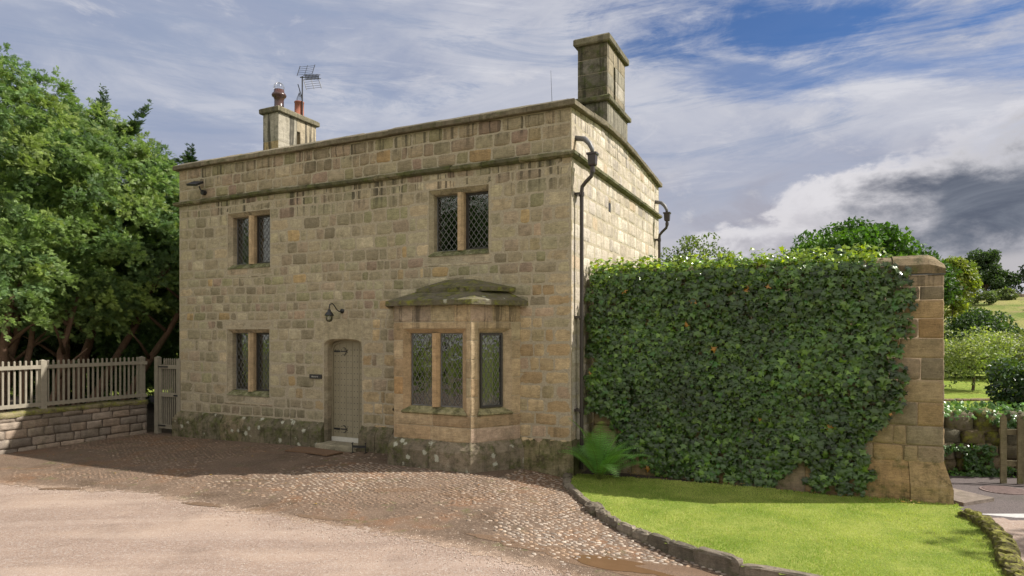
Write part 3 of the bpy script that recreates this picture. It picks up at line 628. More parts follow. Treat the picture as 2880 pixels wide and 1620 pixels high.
# ---- windows
def lattice(mb, P, u0,u1,z0,z1,n, cell, mat=1, r=.0047, dep=.006, border=True):
    """diamond lead cames clipped to the light; P(u,z,d) maps to space"""
    w,h=u1-u0,z1-z0; cw=w/cell[0]; ch=h/cell[1]; k=ch/cw
    def bar(a,b):
        a=np.array(a);b=np.array(b); t=b-a; L=np.hypot(*t)
        if L<.01: return
        nn=np.array([-t[1],t[0]])/L*r
        q=[a+nn,a-nn,b-nn,b+nn]; vs=[P(*p,dep) for p in q]+[P(*p,-.001) for p in q]
        mb.add(vs,[(0,1,2,3),(0,4,5,1),(1,5,6,2),(2,6,7,3),(3,7,4,0)],mat=mat)
    for s in (1,-1):
        for i in range(-cell[1]-1, cell[0]+cell[1]+2):
            # line z = s*k*(u-u0-i*cw)  (+ top for s=-1)
            pts=[]
            for t in np.linspace(0,1,3): pass
            uA=u0+i*cw
            f=lambda u:(z0+s*k*(u-uA)) 
            g=lambda z:(uA+(z-z0)/(s*k))
            c=[]
            for u in (u0,u1):
                z=f(u)
                if z0-1e-6<=z<=z1+1e-6: c.append((u,z))
            for z in (z0,z1):
                u=g(z)
                if u0+1e-6<u<u1-1e-6: c.append((u,z))
            if len(c)>=2: bar(min(c),max(c))
    if border:
        for a,b in (((u0,z0),(u1,z0)),((u0,z1),(u1,z1)),((u0,z0),(u0,z1)),((u1,z0),(u1,z1))): bar(a,b)
def light(par, P, u0,u1,z0,z1, dark, cell=(4,7), dlab=None):
    """one glazed light: frame + leaded pane"""
    t=.034 if dark else .014
    mb=MB(); t1=t+.006
    def fr(a,b,c,d,d0,d1):
        vs=[P(x,z,dd) for dd in (d0,d1) for x,z in ((a,c),(b,c),(b,d),(a,d))]
        mb.add(vs,[(3,2,1,0),(4,5,6,7),(0,1,5,4),(1,2,6,5),(2,3,7,6),(3,0,4,7)])
    e=.0
    for a,b,c,d in ((u0,u0+t,z0,z1),(u1-t,u1,z0,z1),(u0+t,u1-t,z0,z0+t),(u0+t,u1-t,z1-t,z1)): fr(a,b,c,d,-.012,.035 if dark else .012)
    mb.build('casement_frame',M_frame if dark else M_greyframe,par)
    mb=MB(); a,b,c,d=u0+t-.003,u1-t+.003,z0+t-.003,z1-t+.003
    mb.add([P(a,c,0),P(b,c,0),P(b,d,0),P(a,d,0)],[(0,1,2,3)],mat=0)
    lattice(mb,P,a+.004,b-.004,c+.004,d-.004,0,cell)
    mb.build('leaded_pane',[M_glass,M_lead],par)
def curtain(par,P,u0,u1,z0,z1,d=-.1):
    mb=MB(); n=24; vs=[]
    for i in range(n+1):
        u=u0+(u1-u0)*i/n; vs+= [P(u,z0,d-.03*math.sin(i*1.3)),P(u,z1,d-.02*math.sin(i*1.3))]
    mb.add(vs,[(2*i,2*i+2,2*i+3,2*i+1) for i in range(n)]); mb.build('curtain',M_curtain,par,smooth=True)
def poly_prism(mb, P, pts, d0, d1, col, wear=(0,0,0), mat=0):
    n=len(pts); vs=[P(u,z,d1) for u,z in pts]+[P(u,z,d0) for u,z in pts]
    mb.add(vs,[tuple(range(n))]+[(i,n+i,n+(i+1)%n,(i+1)%n) for i in range(n)],col=col,wear=wear,mat=mat)
def mullioned_window(name_lab, rect, topwear):
    u0,u1,z0,z1=rect; Pf=lambda u,z,d:(u,-d,z)
    D=.20; si=.055; ti=.075; bi=.10
    mb=MB(); s0,s1,t0,b0=u0+si,u1-si,z1-ti,z0+bi
    C1=pick(PALA)*1.02
    # dressed reveal: splayed jambs, lintel and their solid blocks
    def quad(a,b,c,d,col,wear=(0,0,0)): mb.add([a,b,c,d],[(0,1,2,3)],col=col,wear=wear)
    nz=5
    for k in range(nz):
        za,zb=z0+(z1-z0)*k/nz,z0+(z1-z0)*(k+1)/nz
        ia,ib=b0+(t0-b0)*k/nz,b0+(t0-b0)*(k+1)/nz
        for o,i,sg in ((u0,s0,1),(u1,s1,-1)):
            c=pick(PALA)*1.05
            # chamfer then straight reveal
            A=[(o,0.002,za),(i,.085,ia),(i,.085,ib),(o,.002,zb)]; B=[(i,.085,ia),(i,D+.06,ia),(i,D+.06,ib),(i,.085,ib)]
            if sg<0: A=A[::-1];B=B[::-1]
            quad(*A,c); quad(*B,c)
    c=pick(PALA)
    quad((u0,.002,z1),(u1,.002,z1),(s1,.085,t0),(s0,.085,t0),c,(.1,0,.5)); quad((s0,.085,t0),(s1,.085,t0),(s1,D+.06,t0),(s0,D+.06,t0),c)
    mb_l=mb
    m2=(u0+u1)/2+random.uniform(-.05,.05)
    for a,b in ((u0-.12,m2),(m2,u1+.12)): stone(mb,V(0,0,0),X_,Z_,-Y_,a,b,z1,z1+.17,pick(PALA)*1.05,wear=topwear,bulge=.004,gap=.003,jit=.001)
    # apron under the sill
    for a,b in ((u0-.1,m2+.04),(m2+.04,u1+.1)): stone(mb,V(0,0,0),X_,Z_,-Y_,a,b,z0-.15,z0,pick(PALA),wear=(.25,.3,.2),bulge=.004,gap=.003,jit=.001)
    w=mb.build('window',M_smooth,house,label=name_lab)
    mb=MB(); mc=(s0+s1)/2; mw=.065
    pr=[(mc-mw,.085),(mc-mw*.5,.03),(mc+mw*.5,.03),(mc+mw,.085),(mc+mw,D+.05),(mc-mw,D+.05)]
    vs=[(x,y,z) for z in (b0-.01,t0+.004) for x,y in pr]; mb.add(vs,[(i,(i+1)%6,6+(i+1)%6,6+i) for i in range(6)],col=(.42,.31,.19)); mb.build('mullion',M_smooth,w)
    mb=MB(); vs=[(u0-.004,-.022,z0),(u1+.004,-.022,z0),(u1+.004,-.018,z0+.012),(u0-.004,-.018,z0+.012),(s0,.085,b0),(s1,.085,b0),(s0,D+.06,b0+.01),(s1,D+.06,b0+.01),(u0-.004,.02,z0),(u1+.004,.02,z0)]
    mb.add(vs,[(0,1,2,3),(3,2,5,4),(4,5,7,6),(8,9,1,0)],col=(.26,.25,.15),wear=(.62,.6,0)); mb.build('sill',M_cope,w)
    P=lambda u,z,d:(u,D-d,z)
    light(w,P,s0+.002,mc-mw-.002,b0+.005,t0-.002,False); light(w,P,mc+mw+.002,s1-.002,b0+.005,t0-.002,True)
    return w
mullioned_window('upper window on the left with two leaded lights',OP[0],(.25,.1,.9))
mullioned_window('upper window on the right with two leaded lights',OP[1],(.25,.1,.9))
mullioned_window('lower window left of the door with two leaded lights',OP[2],(.05,0,.1))

# ---- door
d0,d1=DOOR[0],DOOR[1]; dm=(d0+d1)/2
arch=[]; 
for t in np.linspace(0,PI,15):
    c_,s_=math.cos(t),math.sin(t); arch.append((dm-(d1-d0)/2*np.sign(c_)*abs(c_)**.62, 2.0+.155*abs(s_)**.62))
mb=MB()
pts=[(-5.5,2.112),(d0,2.112)]+arch+[(d1,2.112),(-4.06,2.112),(-4.06,2.54),(-5.5,2.54)]
# split the lintel face into strips so it is convex
ar=[(d0,2.0)]+arch[1:-1]+[(d1,2.0)]
lc=pick(PALA)*1.02
for (x0,zA),(x1,zB) in zip(ar[:-1],ar[1:]):
    mb.add([(x0,-.006,zA),(x1,-.006,zB),(x1,-.006,2.54),(x0,-.006,2.54)],[(0,1,2,3)],col=lc,wear=(.02,0,.15))
    # chamfer and soffit
    k=lambda x,z:(dm+(x-dm)*.93, z-.035)
    (a0,b0),(a1,b1)=k(x0,zA),k(x1,zB)
    mb.add([(x0,-.006,zA),(a0,.06,b0),(a1,.06,b1),(x1,-.006,zB),(a0,.30,b0),(a1,.30,b1)],[(0,1,2,3),(1,4,5,2)],col=lc*1.03)
stone(mb,V(0,0,0),X_,Z_,-Y_,-5.5,d0,2.112,2.54,lc,bulge=.006,gap=.001,jit=.0005); stone(mb,V(0,0,0),X_,Z_,-Y_,d1,-4.06,2.112,2.54,lc*.97,bulge=.006,gap=.001,jit=.0005)
zz=[-.1,.33,.55,.8,1.1,1.4,1.7,2.0]
for a,b in zip(zz[:-1],zz[1:]):
    for o,sg in ((d0,1),(d1,-1)):
        i=dm+(o-dm)*.93; c=pick(PALA)*(1. if a>.4 else .6)
        q=[(o,-.006,a),(i,.06,a),(i,.06,b),(o,-.006,b)]; r=[(i,.06,a),(i,.30,a),(i,.30,b),(i,.06,b)]
        if b==2.0: q[2]=(i,.06,1.965); r[2]=(i,.30,1.965); r[3]=(i,.06,1.965)
        if sg<0: q=q[::-1]; r=r[::-1]
        mb.add(q,[(0,1,2,3)],col=c); mb.add(r,[(0,1,2,3)],col=c)
    
mb.build('doorway',M_smooth,house,label='shallow arched dressed stone doorway surround')
l0,l1=dm+(d0-dm)*.93,dm+(d1-dm)*.93; zb=.115; yd=.2
mb=MB()
nb_=5; pw_=(l1-l0-.06)/nb_
zt=lambda x: 2.0-.035+.155*max(0,1-abs((x-dm)/((d1-d0)/2*.93))**2.6)**.4-.004
for i in range(nb_):
    a=l0+.03+pw_*i+.004; b=a+pw_-.008
    xs_=np.linspace(a,b,4); n=4
    vs=[(x,yd,zb+.07) for x in xs_]+[(x,yd,zt(x)-.025) for x in xs_]+[(x,yd+.03,zb+.07) for x in xs_]+[(x,yd+.03,zt(x)-.025) for x in xs_]
    f=[(j,j+1,n+j+1,n+j) for j in range(3)]+[(0,n,3*n,2*n),(n-1,3*n-1,4*n-1,2*n-1)]
    mb.add(vs,f)
mb.add([(l0+.02,yd+.008,zb),(l1-.02,yd+.008,zb),(l1-.02,yd+.008,1.98),(l0+.02,yd+.008,1.98)],[(0,1,2,3)])
for x in np.linspace(l0+.02,l1-.02,9)[:-1]:
    x2=x+(l1-l0-.04)/8; mb.add([(x,yd+.008,1.98),(x2,yd+.008,1.98),(x2,yd+.008,max(1.98,zt(x2)-.02)),(x,yd+.008,max(1.98,zt(x)-.02))],[(0,1,2,3)])
door_mb=mb
mb=door_mb
for r in range(15):
    z=zb+.16+r*(1.93-zb-.16)/14
    for i in range(nb_):
        a=l0+.03+pw_*i
        for off in (.26,.74):
            x=a+pw_*off
            th=np.linspace(0,2*PI,7)[:-1]; vs=[(x+.0105*math.cos(t),yd-.001,z+.0105*math.sin(t)) for t in th]+[(x,yd-.009,z)]
            mb.add(vs,[(j,(j+1)%6,6) for j in range(6)],mat=1)
door=mb.build('door',[M_door,M_black],house)
mb=MB()   # frame round the leaf
n=24; xs_=np.linspace(l0,l1,n)
outer=[(l0,zb-.03)]+[(x,zt(x)) for x in xs_]+[(l1,zb-.03)]
inner=[(l0+.035,zb-.03)]+[(dm+(x-dm)*.92,zt(x)-.035) for x in xs_]+[(l1-.035,zb-.03)]
k=len(outer)
for yy in (yd-.025,):
    vs=[(x,yy,z) for x,z in outer]+[(x,yy,z) for x,z in inner]+[(x,yy+.05,z) for x,z in inner]
    mb.add(vs,[(i,k+i,k+i+1,i+1) for i in range(k-1)]+[(k+i,2*k+i,2*k+i+1,k+i+1) for i in range(k-1)])
mb.build('door_frame',M_door,door)
mb=MB(); mb.box(l0+.02,l1-.02,yd-.05,yd+.01,zb-.02,zb+.065); mb.build('weatherboard',M_white,door)
for z in (1.90,.34):
    mb=MB()
    mb.box(l0+.05,l0+.20,yd-.012,yd-.002,z-.017,z+.017)
    mb.box(l0+.22,l0+.36,yd-.012,yd-.002,z-.011,z+.011)
    for s in (1,-1): mb.tube([(l0+.30+.055*math.cos(t),yd-.008,z+s*(.01+.062*math.sin(t))) for t in np.linspace(-.1,2.2,9)],[.004,.006,.007,.008,.008,.007,.006,.005,.004],n=5)
    for s in (1,-1): mb.tube([(l0+.37+.02*math.sin(t),yd-.008,z+s*(.02*t)) for t in np.linspace(0,1.6,5)],.006,n=5)
    mb.build('strap_hinge',M_black,door)
mb=MB(); hx=l1-.07
mb.box(hx-.022,hx+.022,yd-.01,yd-.001,1.02,1.22)
mb.tube([(hx,yd-.01,1.05),(hx,yd-.06,1.07),(hx,yd-.07,1.12),(hx,yd-.06,1.17),(hx,yd-.01,1.19)],.011,n=7); mb.build('door_handle',M_black,door)
mb=MB(); blob(mb,((d0+d1)/2+.02,-.07,-.02),(.52,.22,.13),(.28,.25,.18),rough=.03,squash=7,n=(16,9),wear=(.3,.2,.2)); mb.build('doorstep',M_cope,**HP)
mb=MB(); mb.box(l0-.02,l1+.02,.02,.35,-.1,zb-.021,col=(.28,.24,.17)); mb.build('threshold',M_cope,**HP)

# ---- bay window
BW=[(-3.504,0),(-2.974,-.79),(-1.45,-.79),(-.92,0)]
def frame_of(a,b):
    a=V(*a,0); b=V(*b,0); U=nrm(b-a); Nn=V(U[1],-U[0],0); return a,U,Nn,float(np.linalg.norm(b-a))
bz=[.33,.5,.72,.92]; 
mb=MB()
def baywall(a,b,lights,outer,row_mid):
    O,U,Nn,L=frame_of(a,b)
    kw=dict(bulge=.006,gap=.004,jit=.002)
    S=lambda u0,u1,z0,z1,c,w=(0,0,0),**k: stone(mb,O,U,Z_,Nn,u0,u1,z0,z1,c,wear=w,**{**kw,**k})
    # courses below the sill
    for z0,z1 in ((.45,.70),(.70,.90)):
        n=max(1,round(L/.7)); c=np.linspace(0,L,n+1); c[1:-1]+=rng.uniform(-.12,.12,n-1)
        for i in range(n): S(c[i],c[i+1],z0,z1,pick(PALW),(.25 if z0<.6 else .1,.1,.15),bulge=.01)
    # frieze above
    n=max(2,round(L/.42)); c=np.linspace(0,L,n+1); c[1:-1]+=rng.uniform(-.08,.08,n-1)
    for i in range(n): S(c[i],c[i+1],2.45,2.74,pick(PALW+PAL[2:3]),(.12,.05,.75),bulge=.012)
    o0,o1=outer; ls=lights
    # jambs
    n=row_mid; zz=np.linspace(.90,2.45,n+1)
    for i in range(n):
        if i==n-1:
            continue
        S(0,o0,zz[i],zz[i+1],pick(PALW)*1.05); S(o1,L,zz[i],zz[i+1],pick(PALW)*1.05)
    S(0,(o0+o1)/2,zz[n-1],2.45,pick(PALW)) if False else None
    ztop=2.34
    S(0,o0,zz[n-1],2.45,pick(PALW)); S(o1,L,zz[n-1],2.45,pick(PALW))
    S(o0,o1,ztop,2.45,pick(PALW)*.97,(.1,0,.5))
    S(o0,o1,.74,.915,pick(PALW),(.3,.1,.1)) if False else None
    P=lambda u,z,d: tuple(O+U*u+Nn*d+Z_*z)
    i0,i1=ls[0][0],ls[-1][1]; D=-.105; zt_,zb_=2.265,1.02
    c=pick(PALW)
    Q=lambda *q,col=c,w=(0,0,0): mb.add([P(*p) for p in q],[(0,1,2,3)],col=col,wear=w)
    Q((o0,.90,0),(i0,zb_,-.07),(i0,zt_,-.07),(o0,ztop,0)); Q((i0,zb_,-.07),(i0,zb_,-.2),(i0,zt_,-.2),(i0,zt_,-.07))
    Q((i1,zb_,-.07),(o1,.90,0),(o1,ztop,0),(i1,zt_,-.07)); Q((i1,zb_,-.2),(i1,zb_,-.07),(i1,zt_,-.07),(i1,zt_,-.2))
    Q((o0,ztop,0),(i0,zt_,-.07),(i1,zt_,-.07),(o1,ztop,0)); Q((i0,zt_,-.07),(i0,zt_,-.2),(i1,zt_,-.2),(i1,zt_,-.07))
    # backing strips
    for a0,a1,b0,b1 in ((0,o0,.45,2.74),(o1,L,.45,2.74),(o0,o1,.45,.905),(o0,o1,ztop,2.74)):
        mb.add([P(a0,b0,-.003),P(a1,b0,-.003),P(a1,b1,-.003),P(a0,b1,-.003)],[(0,1,2,3)],mat=1)
    return O,U,Nn,L,P,(o0,o1,i0,i1,zb_,zt_,D)
f1=baywall(BW[1],BW[2],[(.30,.735),(.89,1.335)],(.19,1.44),5)
f2=baywall(BW[2],BW[3],[(.20,.63)],(.135,.77),5)
f0=baywall(BW[0],BW[1],[(.32,.75)],(.18,.815),5)
bay=mb.build('bay_window',[M_smooth,M_mortar],house,label='projecting canted bay window of golden dressed stone with mossy slab roof')
for (O,U,Nn,L,P,g),ls in ((f1,[(.30,.735,0),(.89,1.335,0)]),(f2,[(.20,.63,1)]),(f0,[(.32,.75,0)])):
    o0,o1,i0,i1,zb_,zt_,D=g
    for a,b,dk in ls: light(bay,(lambda P,D:lambda u,z,d:P(u,z,D+d))(P,D if not dk else -.075),a+.003,b-.003,zb_+.004,zt_-.003,dk,(4,7) if not dk else (4,7))
    mb=MB(); mb.add([P(o0-.02,.915,.035),P(o1+.02,.915,.035),P(o1+.02,.935,.03),P(o0-.02,.935,.03),P(i0,zb_,-.07),P(i1,zb_,-.07),P(i0,zb_+.006,-.2),P(i1,zb_+.006,-.2),P(o0-.02,.895,.0),P(o1+.02,.895,.0)],[(0,1,2,3),(3,2,5,4),(4,5,7,6),(8,9,1,0)],col=(.30,.27,.15),wear=(.5,.1,.2)); mb.build('sill',M_cope,bay)
P=f1[4]; mb=MB(); a,b=.735,.89
vs=[P(u,z,d) for z in (1.02,2.265) for u,d in ((a,-.07),(a+.04,-.012),(b-.04,-.012),(b,-.07),(b,-.19),(a,-.19))]
mb.add(vs,[(i,(i+1)%6,6+(i+1)%6,6+i) for i in range(6)],col=(.42,.29,.165)); mb.build('mullion',M_smooth,bay)
curtain(bay,f2[4],.22,.50,1.03,2.25,-.16); curtain(bay,f1[4],.46,.72,1.03,2.25,-.25); curtain(bay,f1[4],.95,1.05,1.03,2.25,-.25)
mb=MB(); sweep(mb,[(x,y,0) for x,y in BW],[(-.01,-.25),(.11,-.25),(.11,.30),(.085,.35),(0,.47)],pal=[((.20,.165,.12),2),((.24,.19,.13),1)],wear=(.50,.98,.3),seg=.8,sub=6,jit=.006)
mb.build('plinth',M_cope,bay)
mb=MB()
def slab(poly,poly2,z0,z1,z2,col,w):
    n=len(poly); vs=[(x,y,z0) for x,y in poly]+[(x,y,z1) for x,y in poly]
    m=6
    for i in range(1,m+1):
        t=i/m; vs+=[(a[0]*(1-t)+b[0]*t,a[1]*(1-t)+b[1]*t,z1+(z2-z1)*t) for a,b in zip(poly,poly2)]
    vs=np.array(vs); 
    f=[tuple(range(n-1,-1,-1))]
    for r in range(m+1): f+=[(r*n+i,r*n+i+1,(r+1)*n+i+1,(r+1)*n+i) for i in range(n-1)]
    mb.add(vs,f,col=col,wear=w)
slab([(-3.68,.02),(-3.06,-.92),(-1.36,-.92),(-.76,.02)],[(-3.0,.02),(-2.75,-.4),(-1.5,-.4),(-1.2,.02)],2.73,2.81,3.0,(.13,.115,.08),(.47,.75,.1))
slab([(-3.05,.02),(-2.72,-.48),(-1.35,-.48),(-.98,.02)],[(-2.5,.02),(-2.4,-.03),(-1.95,-.03),(-1.8,.02)],2.975,3.045,3.22,(.13,.115,.08),(.5,.6,.1))
mb.build('bay_roof',M_mossy,bay)

# ---- chimneys
def chimney(lab, x0,x1,y0,y1,zbase,zmid,ztop,slot,band,dk=1.):
    mb=MB()
    def shaft(xa,xb,ya,yb,za,zb_,n,pal):
        zz=np.linspace(za,zb_,n+1)
        for a,b in zip(zz[:-1],zz[1:]):
            for O,U,Nn,L in ((V(xa,ya,0),X_,-Y_,xb-xa),(V(xb,ya,0),Y_,X_,yb-ya),(V(xb,yb,0),-X_,Y_,xb-xa),(V(xa,yb,0),-Y_,-X_,yb-ya)):
                cs=[0,L] if L<.75 else [0,L*random.uniform(.35,.65),L]
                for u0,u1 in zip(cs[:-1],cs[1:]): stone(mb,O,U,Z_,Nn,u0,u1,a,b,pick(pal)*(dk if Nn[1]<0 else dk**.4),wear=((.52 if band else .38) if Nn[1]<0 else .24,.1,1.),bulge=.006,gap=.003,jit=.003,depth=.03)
        mb.box(xa+.004,xb-.004,ya+.004,yb-.004,za,zb_-.002,mat=1)
    PC=[((.33,.28,.20),2),((.37,.28,.15),.8),((.30,.275,.22),2),((.43,.39,.33),1.2)]
    if band: shaft(x0-.02,x1+.0,y0,y1+.2,zbase,zmid,2,PC)
    s0,s1=slot
    shaft(x0,x1,y0,s0,zmid if band else zbase,ztop,3 if not band else 4,PC); shaft(x0,x1,s1,y1,zmid if band else zbase,ztop,3 if not band else 4,PC)
    mb.box(x0+.12,x1-.12,s0,s1,zmid if band else zbase,ztop-.001,mat=1); 
    stone(mb,V(x1,s0,0),Y_,Z_,X_,0,s1-s0,ztop-.32,ztop,pick(PC),bulge=.003,gap=.001,jit=0.001)
    ch=mb.build('chimney',[M_smooth,M_mortar],house,label=lab,smooth=False)
    def ring(z0,z1,o,xa,xb,ya,yb,w):
        mb=MB(); sweep(mb,[(xa,ya,z0),(xb,ya,z0),(xb,yb,z0),(xa,yb,z0)],[(-.2,0),(o-.02,0),(o,.02),(o,(z1-z0)-.03),(o-.03,z1-z0),(-.2,z1-z0+.03)],closed=True,seg=.6,pal=[((.14,.125,.085),2),((.18,.16,.11),1)],wear=w,jit=.003,sub=2)
        mb.box(xa+.15,xb-.15,ya+.15,yb-.15,z0+.01,z1+.02,col=(.2,.18,.13)); return mb.build('chimney_cap',M_cope,ch)
    ring(ztop,ztop+.15,.07,x0,x1,y0,y1,(.4,.2,.5))
    if band: ring(zmid,zmid+.12,.07,x0-.02,x1,y0,y1+.18,(.5,.1,.5))
    return ch
chL=chimney('short left chimney stack with two pots and a dark slot',-HL+.02,-8.98,2.42,3.80,5.8,6.5,8.02,(3.08,3.20),False)
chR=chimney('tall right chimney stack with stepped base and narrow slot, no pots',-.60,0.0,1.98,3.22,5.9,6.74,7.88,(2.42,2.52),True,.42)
px=-9.26
mb=MB(); mb.lathe((px,2.72,8.17),[(.0,0),(.15,0),(.145,.05),(.125,.06),(.12,.30),(.135,.32),(.135,.35),(.18,.38),(.19,.42),(.17,.46),(.14,.47),(.13,.56),(.10,.56),(.10,.3),(0,.3)],24); p=mb.build('chimney_pot',M_potdark,chL,smooth=True,label='dark brown glazed chimney pot with thick rim')
M_wire=plain_mat('galvanised_wire',(.30,.30,.31),.4,metal=.8)
mb=MB()
for k in range(7):
    a=PI*k/7; mb.tube([(px+.135*math.cos(t)*math.cos(a),2.72+.135*math.cos(t)*math.sin(a),8.79+.135*math.sin(t)) for t in np.linspace(-.5,PI+.5,15)],.0035,n=4)
mb.tube([(px+.13*math.cos(t),2.72+.13*math.sin(t),8.79) for t in np.linspace(0,2*PI,18)],.0035,n=4)
mb.build('bird_guard',M_wire,chL)
mb=MB(); mb.lathe((px,3.45,8.17),[(.0,0),(.17,0),(.13,.03),(.128,.0),(.122,.44),(.132,.45),(.132,.48),(.10,.48),(.10,.2),(0,.2)],24); mb.build('chimney_pot',M_terra,chL,smooth=True,label='plain orange terracotta chimney pot')
mb=MB()
for k in range(10):
    a=2*PI*k/10; mb.tube([(px+.11*math.cos(a),3.45+.11*math.sin(a),8.63),(px,3.45,8.92)],.0045,n=4)
mb.tube([(px,3.45,8.9),(px,3.45,8.97)],.005,n=4)
mb.build('bird_guard',M_black,chL,label='cone of black wires on the terracotta pot')

# ---- downpipes
def downpipe(y, zh, zb, side, lab):
    mb=MB(); x=.11
    hx=.30; pts=[(hx,y,zh),(hx,y,zh-.1),(hx-.02,y,zh-.17),(hx-.12,y,zh-.26),(x+.01,y,zh-.33),(x,y,zh-.42),(x,y,zb)]
    mb.tube(pts,.033,n=14)
    for z in (zh-.04,zh-.42,2.55,1.0): mb.tube([((hx if z>zh-.1 else x),y,z),((hx if z>zh-.1 else x),y,z-.07)],.043,n=14); 
    for z in (zh-.45,2.53,.98): mb.box(0,x,y-.07,y+.07,z-.02,z+.02)
    dp=mb.build('downpipe',M_pipe,house,smooth=False,label=lab)
    mb=MB(); a,b,h=.05,.085,.21; n4=[(-1,-1),(1,-1),(1,1),(-1,1)]
    rows=[(.05,0),(.06,.02),(b*.8,h-.04),(b,h-.03),(b,h),(b-.015,h),(.05,.05)]
    vs=[(hx+sx*r,y+sy*r*.9,zh+z) for r,z in rows for sx,sy in n4]
    mb.add(vs,[(i*4+j,i*4+(j+1)%4,(i+1)*4+(j+1)%4,(i+1)*4+j) for i in range(len(rows)-1) for j in range(4)]+[(24,25,26,27)]); mb.build('hopper',M_pipe,dp)
    mb=MB(); mb.tube([(-.02,y,zh+.50),(.16,y,zh+.46),(.24,y,zh+.38),(.29,y,zh+.28),(.30,y,zh+.2)],[.045,.045,.042,.036,.03],n=8); mb.build('lead_spout',M_leadsheet,dp,smooth=True)
    return dp
downpipe(.20,5.03,.0,1,'dark downpipe with hopper on the corner between house and ivy')
downpipe(5.93,5.03,.0,1,'dark downpipe with hopper at the far rear corner')

# ---- things fixed to the house but separate
lamp=thing('wall_lamp','small black swan neck lamp with clear glass above the studded door','lamp',tuple(W2(-4.78,0,2.7)),RZ)
mb=MB()
mb.tube([(0,.0,0),(0,-.03,0)],.045,n=14)
mb.tube([(0,-.02,0),(-.01,-.10,-.01),(-.02,-.16,.03),(-.03,-.21,.10),(-.04,-.26,.14),(-.05,-.31,.12),(-.05,-.33,.06),(-.05,-.33,.0)],.011,n=8)
mb.build('bracket',M_black,lamp,smooth=True)
mb=MB(); mb.lathe((-.05,-.33,-.10),[(0,.12),(.03,.12),(.035,.08),(.06,.06),(.085,.02),(.09,0),(.08,0),(.05,.04),(0,.05)],20); mb.build('lamp_shade',M_black,lamp,smooth=True)
mb=MB(); mb.lathe((-.05,-.33,-.22),[(0,0),(.045,.01),(.065,.04),(.07,.12)],18); mb.build('lamp_glass',M_glass,lamp,smooth=True)
mb=MB(); mb.lathe((-.05,-.33,-.17),[(0,0),(.025,.008),(.033,.03),(.025,.055),(.014,.075),(.014,.09)],14); mb.build('bulb',plain_mat('bulb_glass',(.75,.74,.68),.2),lamp,smooth=True)
fl=thing('floodlight','black rectangular floodlight fixed high near the left end of the parapet','floodlight',tuple(W2(-8.68,0,5.40)),RZ)
mb=MB(); mb.tube([(0,.0,0),(0,-.09,0)],.055,n=14); mb.tube([(0,-.08,0),(-.02,-.12,.06),(-.03,-.14,.12)],.016,n=8); mb.build('bracket',M_black,fl)
def tilted(mb,c,hw,hd,hh,rx,ry,**k):
    vs=[]
    for z in (-hh,hh):
        for y in (-hd,hd):
            for x in (-hw,hw):
                X2=x*math.cos(ry)+z*math.sin(ry); Z2=-x*math.sin(ry)+z*math.cos(ry); Y2=y*math.cos(rx)-Z2*math.sin(rx); Z3=y*math.sin(rx)+Z2*math.cos(rx)
                vs.append((c[0]+X2,c[1]+Y2,c[2]+Z3))
    mb.add(vs,[(0,2,3,1),(4,5,7,6),(0,1,5,4),(2,6,7,3),(0,4,6,2),(1,3,7,5)],**k)
mb=MB(); tilted(mb,(-.06,-.22,.17),.14,.11,.022,.5,.12); mb.build('housing',M_black,fl)
mb=MB(); tilted(mb,(-.058,-.21,.146),.10,.075,.004,.5,.12); mb.build('lens',plain_mat('lamp_lens',(.16,.2,.13),.15),fl)
sg=thing('name_sign','small black sign with pale lettering left of the studded door','sign',tuple(W2(-5.46,0,1.35)),RZ)
mb=MB(); mb.box(-.155,.155,-.03,-.008,0,.085); mb.box(-.13,.10,-.032,-.030,.076,.081,mat=0); mb.build('sign_board',M_black,sg)
tc=bpy.data.curves.new('sign_text','FONT'); tc.body='PRIVATE'; tc.size=.042; tc.align_x='CENTER'; tc.align_y='CENTER'; tc.extrude=.001; tc.space_character=1.15
to=bpy.data.objects.new('tmp_text',tc); COL.objects.link(to); dg=bpy.context.evaluated_depsgraph_get()
me=bpy.data.meshes.new_from_object(to.evaluated_get(dg)); bpy.data.objects.remove(to)
lt=bpy.data.objects.new('lettering',me); COL.objects.link(lt); lt.parent=sg; lt.location=(-.01,-.0325,.038); lt.rotation_euler=(PI/2,0,0)
me.materials.clear(); me.materials.append(plain_mat('sign_letters',(.5,.49,.44),.5))
# doormats and scraper
for i,(x,y,rz,lab) in enumerate([(-5.28,-.50,.10,'left brown coir doormat lying before the door step'),(-4.72,-.60,-.12,'right brown coir doormat lying before the door step')]):
    mb=MB(); n=13; g_=np.linspace(-1,1,n); X,Y=np.meshgrid(g_*.31,g_*.2); idx=np.arange(n*n).reshape(n,n)
    w=W2(x,y); zg=float(G(w[0],w[1]))
    Z=.028+i*.012+.003*lowf(X,Y,9,i)
    top=np.stack([X,Y,Z],-1).reshape(-1,3); f=np.stack([idx[:-1,:-1],idx[:-1,1:],idx[1:,1:],idx[1:,:-1]],-1).reshape(-1,4)
    ring=np.concatenate([idx[0,:],idx[1:,-1],idx[-1,-2::-1],idx[-2:0:-1,0]]); k=len(ring); low=top[ring]-np.array([0,0,.024]); 
    mb.add(np.vstack([top,low]),np.concatenate([f,np.stack([ring,n*n+np.arange(k),n*n+(np.arange(k)+1)%k,np.roll(ring,-1)],-1)]))
    o=mb.build('doormat',M_mat,label=lab,category='doormat',group='doormats at the studded door'); o.location=(w[0],w[1],zg); o.rotation_euler=(0,0,RZ+rz)
w=W2(-4.15,-.28); mb=MB()
for s in (-.13,.13): mb.tube([(s,0,0),(s,0,.2)],.009,n=6); mb.tube([(s,-.04,.19),(s,.04,.19)],.007,n=6); mb.tube([(s,-.08,.005),(s,.08,.005)],.008,n=6)
mb.box(-.13,.13,-.003,.003,.10,.145)
